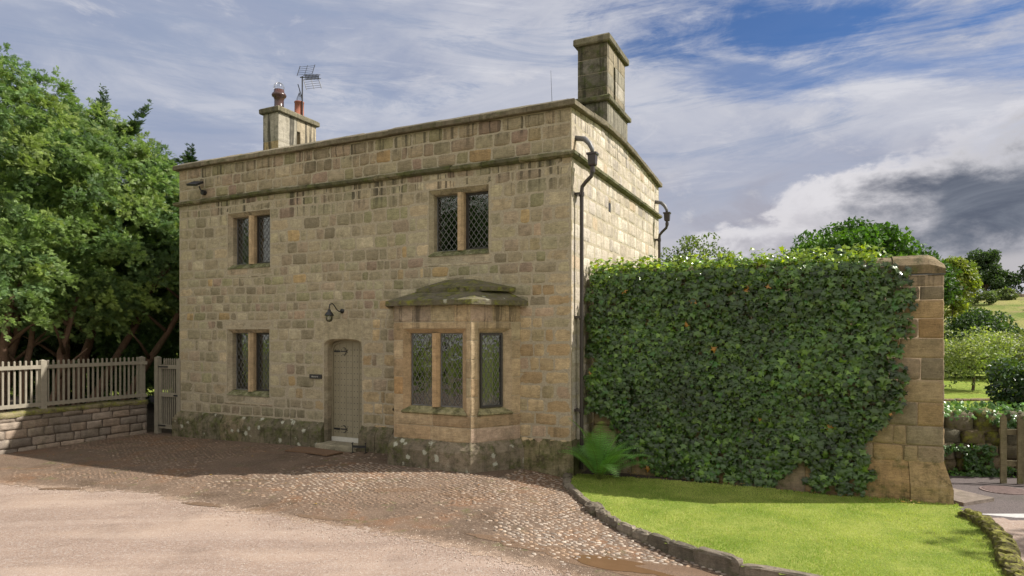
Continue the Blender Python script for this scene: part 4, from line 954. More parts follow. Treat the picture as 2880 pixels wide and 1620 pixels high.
o=mb.build('boot_scraper',M_black,label='small black iron boot scraper right of the door step',category='boot scraper'); o.location=(w[0],w[1],float(G(w[0],w[1]))); o.rotation_euler=(0,0,RZ+.3)
# aerial
w=W2(-9.12,3.42); ae=thing('tv_aerial','dark television aerial with grid reflectors clamped behind the terracotta pot','aerial',(w[0],w[1],8.16),0)
zo=8.16
mb=MB(); mb.tube([(0,0,0),(0,0,1.17)],.018,n=8); mb.tube([(0,0,.55),(-.12,0,.95)],.012,n=6); mb.build('mast',M_black,ae)
bd=nrm(V(.66,-.70,-.27)); hz=nrm(V(.93,.30,.22))
mb=MB(); c0=V(.0,0,1.14); c1=c0+bd*1.0
mb.tube([c0-bd*.12,c1],.017,n=6)
up=nrm(np.cross(hz,bd)); up=up*(1 if up[2]>0 else -1)
for k in range(10):
    c=c0+bd*(.22+.085*k)
    for s in (1,-1): mb.tube([c+up*.045*s+hz*.055*math.cos(t)+bd*.035*math.sin(t) for t in np.linspace(0,2*PI,9)],.009,n=4)
    mb.tube([c-up*.07,c+up*.07],.009,n=4)
mb.build('boom',M_black,ae)
for s,lb in ((1,'upper'),(-1,'lower')):
    mb=MB(); ax=nrm(V(.25*(1 if s>0 else 1.1),.1,s*.95)); o=c0+V(.0,0,s*.02)+hz*(.05 if s>0 else .22)
    for k in range(5): q=o+ax*(.06+.06*k); mb.tube([q-hz*.20,q+hz*.20],.005,n=4)
    for t in (-.20,.0,.20): mb.tube([o+ax*.04+hz*t,o+ax*.33+hz*t],.009 if t else .007,n=5)
    mb.build('reflector_grid',M_black,ae)
w=W2(-1.35,2.5); mb=MB(); mb.tube([(0,0,0),(0,0,.9),(-.03,0,1.75)],[.008,.006,.003],n=5)
o=mb.build('whip_aerial',M_black,label='single thin wire aerial standing on the roof left of the tall chimney',category='aerial'); o.location=(w[0],w[1],6.0)

# ============================================================ GARDEN WALL AND IVY
gw=thing('garden_wall','tall sandstone garden wall running right from the cottage, half hidden under ivy','wall',tuple(W2(0,.75)),RZ)
GL=5.24; GT=3.08
mb=MB(); zg=[-.2,.12,.42,.67,.95,1.28,1.60,1.91,2.19,2.47,2.73,2.92,GT]
PG=[((.29,.22,.13),4),((.32,.225,.12),2),((.26,.20,.135),3),((.29,.19,.095),1.5),((.22,.18,.12),2)]
gwv=lambda u,z: np.stack([.5*sstep((.9-z)/.6)+.22*sstep((z-2.7)/.3)+0*u, .5*sstep((u-4.7)/.4)*(z<.5)+0*u, .6*sstep((z-2.3)/.6)+0*u],-1)
course_wall(mb,V(0,0,0),X_,-Y_,.13,GL,zg,pal=PG,qpal=PG,lens=(.35,.7),quoin=(False,True),wearf=gwv,bulge=.01)
course_wall(mb,V(GL,0,0),Y_,X_,0,.45,zg,pal=PG,qpal=PG,lens=(.3,.5),quoin=(False,False),wearf=gwv,bulge=.01)
course_wall(mb,V(GL,.45,0),-X_,Y_,0,GL-.13,zg,pal=PG,qpal=PG,lens=(.35,.7),quoin=(False,False),bulge=.01)
mb.box(.131,GL-.001,.001,.449,-.25,GT,mat=1); mb.build('wall',[M_stone,M_gmortar],gw,smooth=True)
mb=MB(); sweep(mb,[(.14,0,0),(GL,0,0),(GL,.45,0)],[(-.01,-.25),(.10,-.25),(.10,.10),(.085,.16),(0,.46)],pal=PG,wear=(.45,.5,.2),seg=.6,sub=5,jit=.004); mb.build('plinth',M_cope,gw)
mb=MB(); 
pr=[(-.03,GT+.02),(-.035,GT+.14),(.05,GT+.24),(.16,GT+.295),(.30,GT+.295),(.41,GT+.24),(.48,GT+.14),(.48,GT+.02)]
segs=np.linspace(.14,GL+.03,9)
for a,b in zip(segs[:-1],segs[1:]):
    last=b>GL; rows=[]
    for t,s in ((a+.004,1),((a+b)/2,1),(b-.004,1)) if not last else ((a+.004,1),(b-.20,1),(b-.12,.9),(b-.01,.52)):
        j=rng.normal(0,.006); rows+= [(t,y if s==1 else y, GT+.02+(z-GT-.02)*s+j) for y,z in pr]
    k=len(pr); m=len(rows)//k
    f=[(r*k+j,r*k+(j+1)%k,(r+1)*k+(j+1)%k,(r+1)*k+j) for r in range(m-1) for j in range(k)]+[tuple(range(k)),tuple((m-1)*k+j for j in range(k-1,-1,-1))]
    mb.add(rows,f,col=pick(PG)*.8,wear=(.45,.5,.3))
mb.build('coping',M_cope,gw)
mb=MB(); mb.box(.14,GL+.02,-.02,.47,GT,GT+.018,col=(.3,.3,.3)); mb.build('lead_flashing',M_leadsheet,gw)

def inst(mb, tv, tf, R, s, p, col, mat=0):
    """stamp a small template (verts tv, equal-sided faces tf) at many places"""
    n=len(p); k=len(tv); v=np.einsum('nij,kj->nki',R,tv)*np.asarray(s).reshape(-1,1,1)+p[:,None,:]
    f=(np.asarray(tf)[None]+ (np.arange(n)*k)[:,None,None]).reshape(-1,len(tf[0]))
    mb.add(v.reshape(-1,3),f,col=np.repeat(col,k,0),mat=mat)
def frames(x,z):
    """rotation matrices with columns x', y', z' from axis x and rough normal z"""
    x=nrm(x); y=nrm(np.cross(z,x)); z=np.cross(x,y); return np.stack([x,y,z],-1)

# ivy leaf: x = tip direction, z = face
lf=np.array([(0,0,0),(.10,.30,.03),(-.12,.55,-.06),(.30,.36,.04),(.48,.62,-.05),(.58,.26,.03),(1.05,0,-.10),(.5,0,.08)])
lm=lf*np.array([1,-1,1]); tv=np.vstack([lf,lm[1:6]])
# faces as quads: left half and right half
tf=[(0,1,3,7),(1,2,3,3),(3,4,5,7),(5,6,7,7),(0,7,10,8),(8,10,9,9),(10,7,12,11),(12,7,6,6)]
tri=[]
for q in tf:
    q=list(dict.fromkeys(q)); tri.append(q[:3]); 
    if len(q)==4: tri.append([q[0],q[2],q[3]])
tri=np.array(tri)
ivy_out=[(.10,3.2),(.10,1.0),(.55,.55),(.9,.05),(1.6,-.06),(2.4,-.05),(3.0,-.08),(3.25,.12),(3.42,.42),(3.55,.28),(3.6,-.02),(4.3,-.06),(4.38,.3),(4.28,.68),(4.5,.95),(4.72,1.25),(4.80,1.6),(4.72,2.0),(4.85,2.3),(4.95,2.7),(4.88,3.0),(4.6,3.25),(4.45,3.5),(.10,3.5)]
n=15500
U=rng.uniform(-.02,5.1,n); Zz=rng.uniform(-.08,3.46,n); off=.09*lowf(U,Zz,9,1.)+.05*lowf(U,Zz,23,2.)
k=inpoly(U+off*.9,Zz+off,ivy_out)
# thin out the leaves along the coping at the left and let the stone show
thin=(Zz>3.05)&(Zz<3.27)&(rng.random(n)<.0+.6*(lowf(U,Zz*0,4.2,.7)>0.3)); k&=~thin
edge=(U>4.55)&(rng.random(n)<.45); k&=~edge
U,Zz=U[k],Zz[k]; n=len(U)
lump=.085+.055*lowf(U,Zz,3.3,.4)+.035*lowf(U,Zz,8.1,1.4)
lump*=np.clip((5.0-U)/.7,.25,1)*(1-.45*sstep((Zz-2.7)/.5))
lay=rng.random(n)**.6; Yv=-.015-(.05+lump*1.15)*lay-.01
Yv=Yv-.035*(Zz>2.98); top=Zz>3.27; Yv=np.where(top,-.10+rng.random(n)*.42,Yv)
zt_=np.where(top,Zz+.08*np.clip(1-((Yv-.2)/.3)**2,0,1)+rng.uniform(.0,.07,n),Zz)
x=np.stack([rng.normal(0,.5,n),rng.normal(-.25,.2,n),rng.normal(-.85,.3,n)],-1); zn=np.stack([rng.normal(0,.34,n),rng.normal(-.8,.25,n),rng.normal(.55,.38,n)],-1)
x[top]=np.stack([rng.normal(0,.8,top.sum()),rng.normal(-.5,.6,top.sum()),rng.normal(-.1,.4,top.sum())],-1); zn[top]=np.stack([rng.normal(0,.4,top.sum()),rng.normal(-.4,.4,top.sum()),rng.normal(.8,.3,top.sum())],-1)
c=np.array([(.054,.110,.022),(.072,.140,.026),(.034,.072,.016),(.11,.195,.030),(.056,.112,.028)])[rng.integers(0,5,n)]*rng.uniform(.65,1.45,(n,1))*(.36+.62*lay)[:,None]*(1+.28*lowf(U,Zz,2.1,.9)+.2*lowf(U,Zz,6.3,.2))[:,None]  # deeper leaves get a darker colour, shade between the layers painted in
yl=top&(rng.random(n)<.75); c[yl]=np.array([.20,.30,.02])*rng.uniform(.7,1.3,(yl.sum(),1))  # sunlight put into the yellower colour of the top leaves
yl=rng.random(n)<.0015; c[yl]=(.40,.20,.03)
pt=rng.random(n)<.02; c[pt]=(.06,.16,.03)
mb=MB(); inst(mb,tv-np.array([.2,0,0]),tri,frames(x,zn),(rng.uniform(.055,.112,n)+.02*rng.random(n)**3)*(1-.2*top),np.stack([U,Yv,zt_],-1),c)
# the fringe that drapes over the coping, upper leaves coloured brighter as if sunlit
n=2600; U=rng.uniform(.12,4.42,n); Zf=rng.uniform(3.0,3.44,n); k=(rng.random(n)<.80-.70*(lowf(U,0*U,3.7,.9)>.55)*(Zf<3.2)); U,Zf=U[k],Zf[k]; n=len(U)
Yf=np.where(Zf<3.24,-.075-.05*rng.random(n),-.07+.5*(Zf-3.24)+rng.normal(0,.03,n))
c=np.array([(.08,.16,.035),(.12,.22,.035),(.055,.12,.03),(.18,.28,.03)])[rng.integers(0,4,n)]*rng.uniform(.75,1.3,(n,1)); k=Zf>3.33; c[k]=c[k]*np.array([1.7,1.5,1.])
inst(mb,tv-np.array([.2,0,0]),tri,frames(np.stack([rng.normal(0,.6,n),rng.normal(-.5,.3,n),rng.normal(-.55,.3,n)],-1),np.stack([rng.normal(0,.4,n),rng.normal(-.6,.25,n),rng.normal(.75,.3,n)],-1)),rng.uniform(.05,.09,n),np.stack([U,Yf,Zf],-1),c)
# a few shoots standing up from the top and climbing the corner
for u0 in list(rng.uniform(.3,4.4,26)):
    h=rng.uniform(.05,.2); m=4; t=np.linspace(0,1,m)
    P=np.stack([u0+rng.normal(0,.05)*t,.12+0*t+rng.normal(0,.03,m),3.38+h*t],-1); xx=np.stack([rng.normal(0,1,m),rng.normal(-.3,.5,m),rng.normal(.3,.4,m)],-1); zz2=np.stack([rng.normal(0,.5,m),rng.normal(-.6,.3,m),rng.normal(.5,.3,m)],-1)
    inst(mb,tv,tri,frames(xx,zz2),rng.uniform(.03,.06,m),P,np.array([.15,.22,.02])*rng.uniform(.7,1.2,(m,1)))
ivy=mb.build('leaves',M_ivy)
iv=thing('ivy','dense dark green ivy covering the tall garden wall, sunlit yellow along its top','ivy',tuple(W2(0,.75)),RZ); ivy.parent=iv
mb=MB()
for u0 in (1.0,1.9,2.7,3.3,3.9,4.2,2.3,1.4,.6,3.05):
    t=np.linspace(0,1,14); x0=u0+rng.uniform(-.1,.1); uu=x0+(rng.uniform(-.4,.4))*t+.06*np.sin(t*9+u0*5); zz=-.1+3.1*t
    mb.tube(np.stack([uu,-.03-.01*np.sin(t*7),zz],-1),np.linspace(.022,.006,14),n=5,col=(.14,.09,.055))
mb.build('stem',M_bark,iv)

# ============================================================ FERN
fc=W2(.52,-.12); FZ=float(LAWN_Z)-.02
fern=thing('fern','bright green shuttlecock fern at the foot of the downpipe, in front of the ivy','fern',(fc[0],fc[1],FZ),0)
nF=30
for i in range(nF):
    a=2*PI*i/nF*1.0+rng.uniform(-.2,.2); L=rng.uniform(.75,1.2); rise=rng.uniform(.55,1.45); 
    if math.sin(a)>.2: rise=max(rise,1.0)
    m=27; t=np.linspace(0,1,m); th=rise*(1)-t*t*(.9+ .9*(1.4-rise)); ds=L/m
    r=np.cumsum(np.cos(th))*ds; z=np.cumsum(np.sin(th))*ds; z=np.maximum(z,-.02+.03*t)
    ax=V(math.cos(a),math.sin(a),0); P=r[:,None]*ax+z[:,None]*V(0,0,1)*1.0
    P=np.concatenate([[V(0,0,0)],P]); tang=nrm(np.diff(P,axis=0)); P=P[1:]
    side_=nrm(np.cross(tang,V(0,0,1))+1e-6); up_=np.cross(side_,tang)
    mb=MB(); mb.tube(P,np.linspace(.005,.0012,m),n=4,col=(.14,.17,.04))
    col0=np.array([.17,.35,.09])*rng.uniform(.8,1.3)
    pt=np.array([(0,0,0),(.25,.11,0),(.6,.07,-.02),(1,0,-.08),(.6,-.07,-.02),(.25,-.11,0)])
    # serrated pinna template: a mid strip with lobes
    lob=[]; nl=7
    for q in range(nl):
        x0=q/nl; w_=.082*(1-q/nl)**.8+.013
        lob+= [(x0,0,0),(x0+.05,w_,.01),(x0+.13,w_*.85,0),(x0+.13,0,0),(x0+.13,-w_*.85,0),(x0+.05,-w_,.01)]
    lob=np.array(lob); lt3=[]
    for q in range(nl):
        b=q*6; lt3+= [(b,b+3,b+2,b+1),(b,b+5,b+4,b+3)]
    for j in range(4,m):
        wl=.19*L/.85*math.sin(PI*min(1,(j-1)/m*1.02))**.6*(1-.5*t[j]); 
        if wl<.01: continue
        dirs_=np.stack([side_[j]*s+tang[j]*.45+V(0,0,-.12) for s in (1,-1)]); ups=np.stack([up_[j]]*2)
        inst(mb,lob,lt3,frames(dirs_,ups),[wl,wl],np.stack([P[j]]*2),np.stack([col0*rng.uniform(.85,1.15)]*2))
    mb.build('frond',M_fern,fern)

# ============================================================ LEFT: LOW WALL, FENCE, GATE
LX=-10.6
lw=thing('low_stone_wall','low brownish coursed stone wall with mossy top carrying the picket fence','wall',tuple(W2(LX,-.05)),RZ)
mb=MB(); L=6.2; zl=[-.15,.06,.24,.42,.58,.70]
lwv=lambda u,z: np.stack([.55*sstep((z-.52)/.2)+.1+0*u,.3+0*u,.1+0*u],-1)
PLW=[((.25,.205,.165),4),((.29,.235,.19),3),((.21,.175,.145),3),((.31,.24,.185),2)]
course_wall(mb,V(0,0,0),-Y_,X_,0,L,[z-.06 for z in zl],pal=PLW,qpal=PLW,lens=(.28,.55),quoin=(False,False),wearf=lwv,bulge=.016,jit=.008)
course_wall(mb,V(-.35,0,0),X_,Y_,0,.35,[z-.06 for z in zl],pal=PLW,qpal=PLW,lens=(.28,.55),quoin=(False,False),wearf=lwv)
mb.box(-.349,-.001,-L,-.001,-.3,.645,mat=1)
M_lowmortar=plain_mat('dark_joint',(.12,.095,.075),.95,bump=.4); mb.build('wall',[M_stone,M_lowmortar],lw,smooth=True)
mb=MB(); nu=80; uu=np.linspace(0,-L,nu); vs=[]
for u in uu:
    b=.02*lowf(u,0,5); dr=.05*max(0,lowf(u,1,2.3,1))
    vs+=[(.03+.01*lowf(u,0,17),u,.62-dr),(.045,u,.66),(.02,u,.705+b*.5),(-.12,u,.735+b),(-.28,u,.71),(-.38,u,.66),(-.37,u,.60)]
f=[(i*7+j,i*7+j+1,(i+1)*7+j+1,(i+1)*7+j) for i in range(nu-1) for j in range(6)]+[tuple(range(6,-1,-1))]
mb.add(vs,f,col=(.20,.17,.10),wear=(.50,.2,0)); mb.build('capping',M_mossy,lw,smooth=True)
fe=thing('picket_fence','taupe painted picket fence standing on the low mossy wall','fence',tuple(W2(LX,-.05,.70)),RZ)
FX=-.06; z0=.0
def bevel_box(mb,x0,x1,y0,y1,z0,z1,cap=0):
    mb.box(x0,x1,y0,y1,z0,z1)
    if cap:
        n0=[(x0,y0,z1),(x1,y0,z1),(x1,y1,z1),(x0,y1,z1),((x0+x1)/2,(y0+y1)/2,z1+cap)]
        mb.add(n0,[(0,1,4),(1,2,4),(2,3,4),(3,0,4)])
for y in (-.10,-2.22,-4.34,-6.1):
    mb=MB(); bevel_box(mb,FX-.055,FX+.055,y-.055,y+.055,.0,1.0,.03); mb.build('post',M_fence,fe)
for a,b in ((-.155,-2.165),(-2.275,-4.285),(-4.395,-6.045)):
    for zr in (.08,.84):
        mb=MB(); mb.box(FX+.012,FX+.05,b,a,zr,zr+.075); mb.build('rail',M_fence,fe)
    k=int(round((a-b)/.100)); pk=None
    for i in range(k):
        y=a-(a-b)*(i+.5)/k
        mb=MB(); x0,x1=FX-.016,FX+.010; zt=1.0+rng.normal(0,.004)
        mb.box(x0,x1,y-.016,y+.016,.06,zt); mb.add([(x0,y-.016,zt),(x1,y-.016,zt),(x1,y+.016,zt),(x0,y+.016,zt),((x0+x1)/2,y,zt+.014)],[(0,1,4),(1,2,4),(2,3,4),(3,0,4)])
        mb.build('picket',M_fence,fe)
# short return towards the gate
mb=MB(); mb.box(FX+.055,FX+.20,-.13,-.095,.84,.915); mb.build('rail',M_fence,fe); mb=MB(); mb.box(FX+.055,FX+.20,-.13,-.095,.08,.155); mb.build('rail',M_fence,fe)
ga=thing('garden_gate','narrow taupe slatted garden gate beside the left corner of the cottage','gate',tuple(W2(-10.4,0,-.08)),RZ)
mb=MB(); bevel_box(mb,.02,.13,-.03,.08,0,1.78,.03); mb.build('post',M_fence,ga)
mb=MB(); bevel_box(mb,.82,.90,-.02,.06,.0,1.76,.02); mb.build('post',M_fence,ga)
gl=MB()
for x in (.15,.74): gl.box(x,x+.07,.0,.045,.12,1.60 if x<.5 else 1.72)
for z in (.13,.87,1.52): gl.box(.22,.74,.002,.043,z,z+.09)
gf=gl.build('gate_frame',M_fence,ga)
for i in range(7):
    x=.26+i*.072; mb=MB(); mb.box(x-.014,x+.014,.044,.066,.14,1.74); mb.add([(x-.014,.044,1.74),(x+.014,.044,1.74),(x+.014,.066,1.74),(x-.014,.066,1.74),(x,.055,1.77)],[(0,1,4),(1,2,4),(2,3,4),(3,0,4)]); mb.build('slat',M_fence,ga)
for z,l in ((1.55,.38),(.18,.3)):
    mb=MB(); mb.box(.08,.08+l,-.012,-.002,z,z+.03); mb.box(.08,.12,-.014,-.001,z-.06,z+.09); mb.build('hinge',M_black,ga)
mb=MB(); mb.box(.70,.84,-.014,-.002,.89,.93); mb.tube([(.72,-.01,.91),(.72,-.05,.91)],.014,n=8); mb.build('latch',M_black,ga)

# ============================================================ TREES
def yew(name,label,base,ell,nb,ns,trunks,cols,seed,bs=(.28,.56),leaf=.098,group=None,hole=None,zlow=None,mat=None,ext=()):
    """ell: list of (centre, radii) relative to base; boughs sit on the shell and carry flat sprays"""
    global rng
    r=np.random.default_rng(seed); t=thing(name,label,'tree',base,0,group)
    # spray template: axis +x, leaflets both sides
    tvs=[];tfs=[]; nl=4
    for j in range(nl):
        x0=.12+.72*j/nl; w_=.40*(1-.5*j/nl)
        for s in (1,-1):
            b=len(tvs); dx=.26
            tvs+= [(x0,0,0),(x0+dx*.35+.10,s*w_*.5,.03),(x0+dx,s*w_,-.05),(x0+dx*.4-.08,s*w_*.62,.0)]; tfs.append((b,b+1,b+2,b+3))
    b=len(tvs); tvs+= [(.0,.018,0),(.6,.05,.0),(1.05,0,-.06),(.6,-.05,0)]; tfs.append((b,b+3,b+2,b+1))
    tvs=np.array(tvs)
    mb=MB(); Pall=[];Xall=[];Zall=[];Sall=[];Call=[]
    tot=sum(e[1][0]*e[1][2] for e in ell)
    for (c,rad) in ell:
        m=max(6,int(nb*rad[0]*rad[2]/tot)); i=np.arange(m)+.5
        ph=np.arccos(1-2*i/m); th=PI*(1+5**.5)*i
        d=np.stack([np.cos(th)*np.sin(ph),np.sin(th)*np.sin(ph),np.cos(ph)],-1)+r.normal(0,.10,(m,3)); d=nrm(d)
        keep=d[:,2]>-.75; d=d[keep]; m=len(d)
        bc=np.array(c)+d*np.array(rad)*r.uniform(.74,.97,(m,1)); br=r.uniform(*bs,m)
        for q in range(m):
            k=int(ns*(br[q]/bs[1])**2); 
            # points through a lens-shaped bough drooping outward
            tw=nrm(r.normal(0,1,(11,3))*np.array([1,1,.7])+np.array([d[q,0],d[q,1],.35])*.9); ti=r.integers(0,11,k); dd=tw[ti]
            out=nrm(np.array([d[q,0],d[q,1],.0])+1e-6)
            tl=r.uniform(.75,1.35,11)[ti][:,None]; rr=r.uniform(.12,1,(k,1))**.75
            p=dd*rr*tl*br[q]*np.array([1,1,.75])+r.normal(0,1,(k,3))*(.13*(1.2-rr))*br[q]; along=p@out; p=p-np.array([0,0,1])*(np.maximum(along,0)[:,None]**2)*.38/br[q]
            P=bc[q]+p
            ax=nrm(dd*1.2+np.array([0,0,-.05])+r.normal(0,.5,(k,3))); 
            zz=nrm(np.array([0,0,.9])+out*.6+dd*.4+r.normal(0,.5,(k,3)))
            cc=cols[r.integers(0,len(cols))]*r.uniform(.8,1.2)
            Pall.append(P);Xall.append(ax);Zall.append(zz);Sall.append(r.uniform(.7,1.25,k)*leaf)
            tipl=np.clip((rr[:,0]-.6)/.4,0,1)[:,None]
            Call.append(np.array(cc)*r.uniform(.75,1.2,(k,1))*(1+.0*tipl)+tipl*np.array([.05,.06,.012]))
    for (e0,e1,w_) in ext:      # leaders and stray branches breaking the outline
        e0=np.array(e0);e1=np.array(e1); k=int(70*np.linalg.norm(e1-e0)/.8); tt=r.random(k)**.9; P=e0+(e1-e0)*tt[:,None]+r.normal(0,.04,(k,3))
        ang=r.uniform(0,2*PI,k); ax=nrm(np.stack([np.cos(ang),np.sin(ang),np.full(k,.35)],-1)+nrm(e1-e0)*.5)
        Pall.append(P);Xall.append(ax);Zall.append(nrm(np.array([0,0,1.])+r.normal(0,.3,(k,3))));Sall.append(w_*(1.15-tt)*r.uniform(.8,1.2,k)+.05);Call.append(np.array(cols[-1])*.6*r.uniform(.7,1.2,(k,1)))
    P=np.concatenate(Pall);Xa=np.concatenate(Xall);Za=np.concatenate(Zall);S=np.concatenate(Sall);Cc=np.concatenate(Call)
    if zlow is not None: k=P[:,2]>zlow; P,Xa,Za,S,Cc=P[k],Xa[k],Za[k],S[k],Cc[k]
    if hole is not None: k=~hole(P+np.array(base)); P,Xa,Za,S,Cc=P[k],Xa[k],Za[k],S[k],Cc[k]
    inst(mb,tvs,tfs,frames(Xa,Za),S,P,Cc); mb.build('crown',mat or M_yew,t)
    for tr in trunks:
        mb=MB(); a=np.array(tr[0],float);b=np.array(tr[1],float); q=np.linspace(0,1,9)[:,None]
        pts=a+(b-a)*q+np.concatenate([r.normal(0,.03,(9,2)),np.zeros((9,1))],1)+np.array([.0,0,.0])*q
        mb.tube(pts,np.linspace(tr[2],tr[2]*.45,9)*(1+r.normal(0,.05,9)),n=9,col=(.15,.09,.062),wear=(.12,.1,.2)); mb.build('trunk',M_bark,t,smooth=True)
        if tr[2]>.07:
            for z in (.45,.62,.8):
                p=a+(b-a)*z; an=r.uniform(0,6.3); mb=MB(); e=p+np.array([math.cos(an)*.9,math.sin(an)*.9,.7]); mb.tube([p,(p+e)/2+V(0,0,.06),e],[tr[2]*.45,tr[2]*.3,.01],n=6,col=(.12,.075,.05)); mb.build('branch',M_bark,t,smooth=True)
    return t
YC=[np.array(c)*2.15 for c in ((.078,.116,.038),(.094,.132,.045),(.062,.100,.042),(.106,.138,.040),(.048,.080,.032))]
YD=[np.array(c) for c in ((.03,.065,.018),(.022,.05,.016),(.035,.07,.02))]
house_hole=lambda P:(toloc(P[:,0],P[:,1])[0]>-9.75)&(toloc(P[:,0],P[:,1])[1]>-.2)&(P[:,2]<7)
yew('yew_tree','big pale green feathery yew filling the left edge behind the fence',(-12.4,14.6,-.3),[((0,0,5.6),(2.7,2.5,3.6)),((-.6,-.6,8.0),(1.6,1.6,1.5)),((.9,-.9,3.6),(1.7,1.3,1.4)),((-.9,-1.2,3.8),(1.6,1.3,1.6))],560,300,
    [((.6,-1.2,0),(-.2,-.8,4),.12),((1.2,-.9,0),(1.3,-.4,3.6),.13),((1.55,-.6,0),(1.5,0,3.6),.09),((.0,-.9,0),(-.9,-.6,3.8),.1),((1.9,-.3,0),(2.3,.2,3.4),.10),((.9,-.4,0),(1.0,.3,4),.12)],YC,11,hole=house_hole,zlow=1.9,ext=[((0.3,0,9.0),(.2,0,9.9),.3),((-.6,.2,9.3),(-.7,.2,10.4),.34)])
yew('yew_tree','broad light green yew in the middle of the left group with jagged skyline',(-11.3,17.2,-.3),[((0,0,5.4),(2.2,2.1,3.25)),((1.5,-.9,4.4),(1.5,1.3,1.9)),((.8,-1.8,3.3),(1.3,.9,1.0)),((1.0,-.3,6.3),(1.3,1.2,1.4))],560,300,
    [((.3,-1.1,0),(2.3,-.6,4.4),.12),((.9,-.9,0),(3.3,-.6,4.2),.11),((0,-.8,0),(.2,0,4),.15),((-.4,-.6,0),(-.6,0,4),.12)],YC,12,hole=house_hole,zlow=2.3,
    ext=[((.7,0,7.6),(1.7,-.2,8.7),.26),((1.5,0,6.4),(2.6,-.2,7.3),.26),((.2,0,7.9),(.3,0,9.2),.26),((-.5,0,8.0),(-.6,0,9.2),.26),((-1.2,0,7.8),(-1.6,0,8.9),.26)])
yew('conifer_tree','darker conifer with pointed leaders close against the house corner',(-9.75,18.9,-.3),[((0,0,4.3),(2.1,1.8,3.2)),((-.6,-1.6,4.6),(1.3,1.0,1.8)),((-.2,-.8,2.2),(1.5,1.3,1.6))],400,260,
    [((0,0,0),(.2,.1,5),.14)],[YD[2]*1.35,YC[2]*.8,YD[0]*1.3],13,hole=house_hole,zlow=.6,ext=[((.2,0,7.0),(.25,0,8.1),.36),((-.9,0,6.6),(-.95,0,7.4),.3),((1.1,0,6.4),(1.2,0,7.0),.25)])
yew('yew_tree','dark shaded yew behind the trunks at the far left',(-16.6,20.6,-.3),[((0,0,3.6),(3.1,1.9,3.6)),((0,0,7.4),(2.4,2,2.4))],150,200,[((0,0,0),(.2,.1,5),.16)],YD,14,bs=(.7,1.1),leaf=.33,zlow=-.2)
yew('yew_tree','dark shaded yew thicket seen low between fence and conifer',(-11.4,22.2,-.3),[((0,0,2.9),(3.6,1.6,3.4)),((3.2,-.6,2.4),(2.4,1.2,2.8)),((-3.2,-.6,2.4),(2.4,1.2,2.8))],200,220,[((0,0,0),(.2,.1,5),.16)],YD,15,bs=(.7,1.1),leaf=.33,hole=house_hole,zlow=-.2)
broad_later=1
# dark leaf litter bed behind the fence
mb=MB(); v,f=grid_sheet(-26,-7,9,26,.4,lambda x,y:-.25+.05*lowf(x,y,1.3),lambda x,y:toloc(x,y)[0]<-10.75+0*x); mb.add(v,f); k=(toloc(v[:,0],v[:,1])[1]>.3)
mb.build('woodland_floor',plain_mat('leaf_litter',(.075,.055,.035),.95,var=.4,scale=6,bump=.8),kind='structure',smooth=True)

def broad(name,label,base,ell,nb,ns,cols,seed,bs=(.8,1.5),leaf=.24,trunk=.25,group=None,tr=True,cat='tree',mat=None,flat=.75,zlow=None,open_=.35,parts=True,hole=None):
    r=np.random.default_rng(seed); t=thing(name,label,cat,base,0,group)
    tvs=np.array([(0,0,0),(.45,.32,.05),(1,0,-.05),(.45,-.32,.05)]); tfs=[(0,1,2,3)]
    tot=sum(e[1][0]*e[1][2] for e in ell); PP=[];CC=[];BC=[]
    for c,rad in ell:
        m=max(3,int(nb*rad[0]*rad[2]/tot)); d=nrm(r.normal(0,1,(m,3))); d[:,2]=np.where(d[:,2]<-.5,-d[:,2],d[:,2])
        bc=np.array(c)+d*np.array(rad)*(r.uniform(open_,1,(m,1))**.5); br=r.uniform(*bs,m); BC.append(bc)
        for q in range(m):
            k=int(ns*(br[q]/bs[1])**2); dd=nrm(r.normal(0,1,(k,3)))*r.uniform(.5,1,(k,1))**.5
            PP.append(bc[q]+dd*br[q]*np.array([1,1,flat])); cc=np.array(cols[r.integers(0,len(cols))])*r.uniform(.8,1.2); CC.append(cc*r.uniform(.7,1.3,(k,1)))
    P=np.concatenate(PP);C=np.concatenate(CC)
    if zlow is not None: k=P[:,2]>zlow; P,C=P[k],C[k]
    if hole is not None: k=~hole(P+np.array(base)); P,C=P[k],C[k]
    n=len(P)
    mb=MB(); inst(mb,tvs,tfs,frames(r.normal(0,1,(n,3))+np.array([0,0,-.3]),r.normal(0,.8,(n,3))+np.array([0,0,1.])),r.uniform(.6,1.3,n)*leaf,P,C); mb.build('crown',mat or M_leaf,t)
    if tr:
        mb=MB(); c0=np.array(ell[0][0],float); mb.tube([(0,0,-.3),(0.1,0,c0[2]*.4),tuple(c0*np.array([.6,.6,.8]))],[trunk,trunk*.8,trunk*.5],n=9,col=(.12,.09,.065)); mb.build('trunk',M_bark,t,smooth=True)
        if parts:
            allb=np.concatenate(BC)
            for q in r.choice(len(allb),min(9,len(allb)),replace=False):
                mb=MB(); a=c0*np.array([.5,.5,.6]); b=allb[q]; mb.tube([a,(a+b)/2+V(0,0,.2),b],[trunk*.4,trunk*.25,.02],n=6,col=(.11,.085,.06)); mb.build('limb',M_bark,t,smooth=True)
    return t
gz=lambda x,y:float(T(x,y))
DK=[(.03,.06,.018),(.04,.075,.02),(.025,.05,.018)]
broad('holly_hedge','long dark evergreen hedge in deep shade behind the yew trunks',(-15,25.5,-.3),[((0,0,1.6),(8.5,.8,1.7)),((-6,0,2.4),(3,.8,2)),((5,0,2.2),(3,.8,2))],210,330,DK,99,bs=(.6,1.),leaf=.2,tr=False,cat='hedge',hole=house_hole,flat=1.,open_=.2)
GRN=[(.055,.12,.02),(.07,.15,.025),(.04,.09,.018),(.09,.17,.03)]
DK=[(.03,.06,.018),(.04,.075,.02),(.025,.05,.018)]
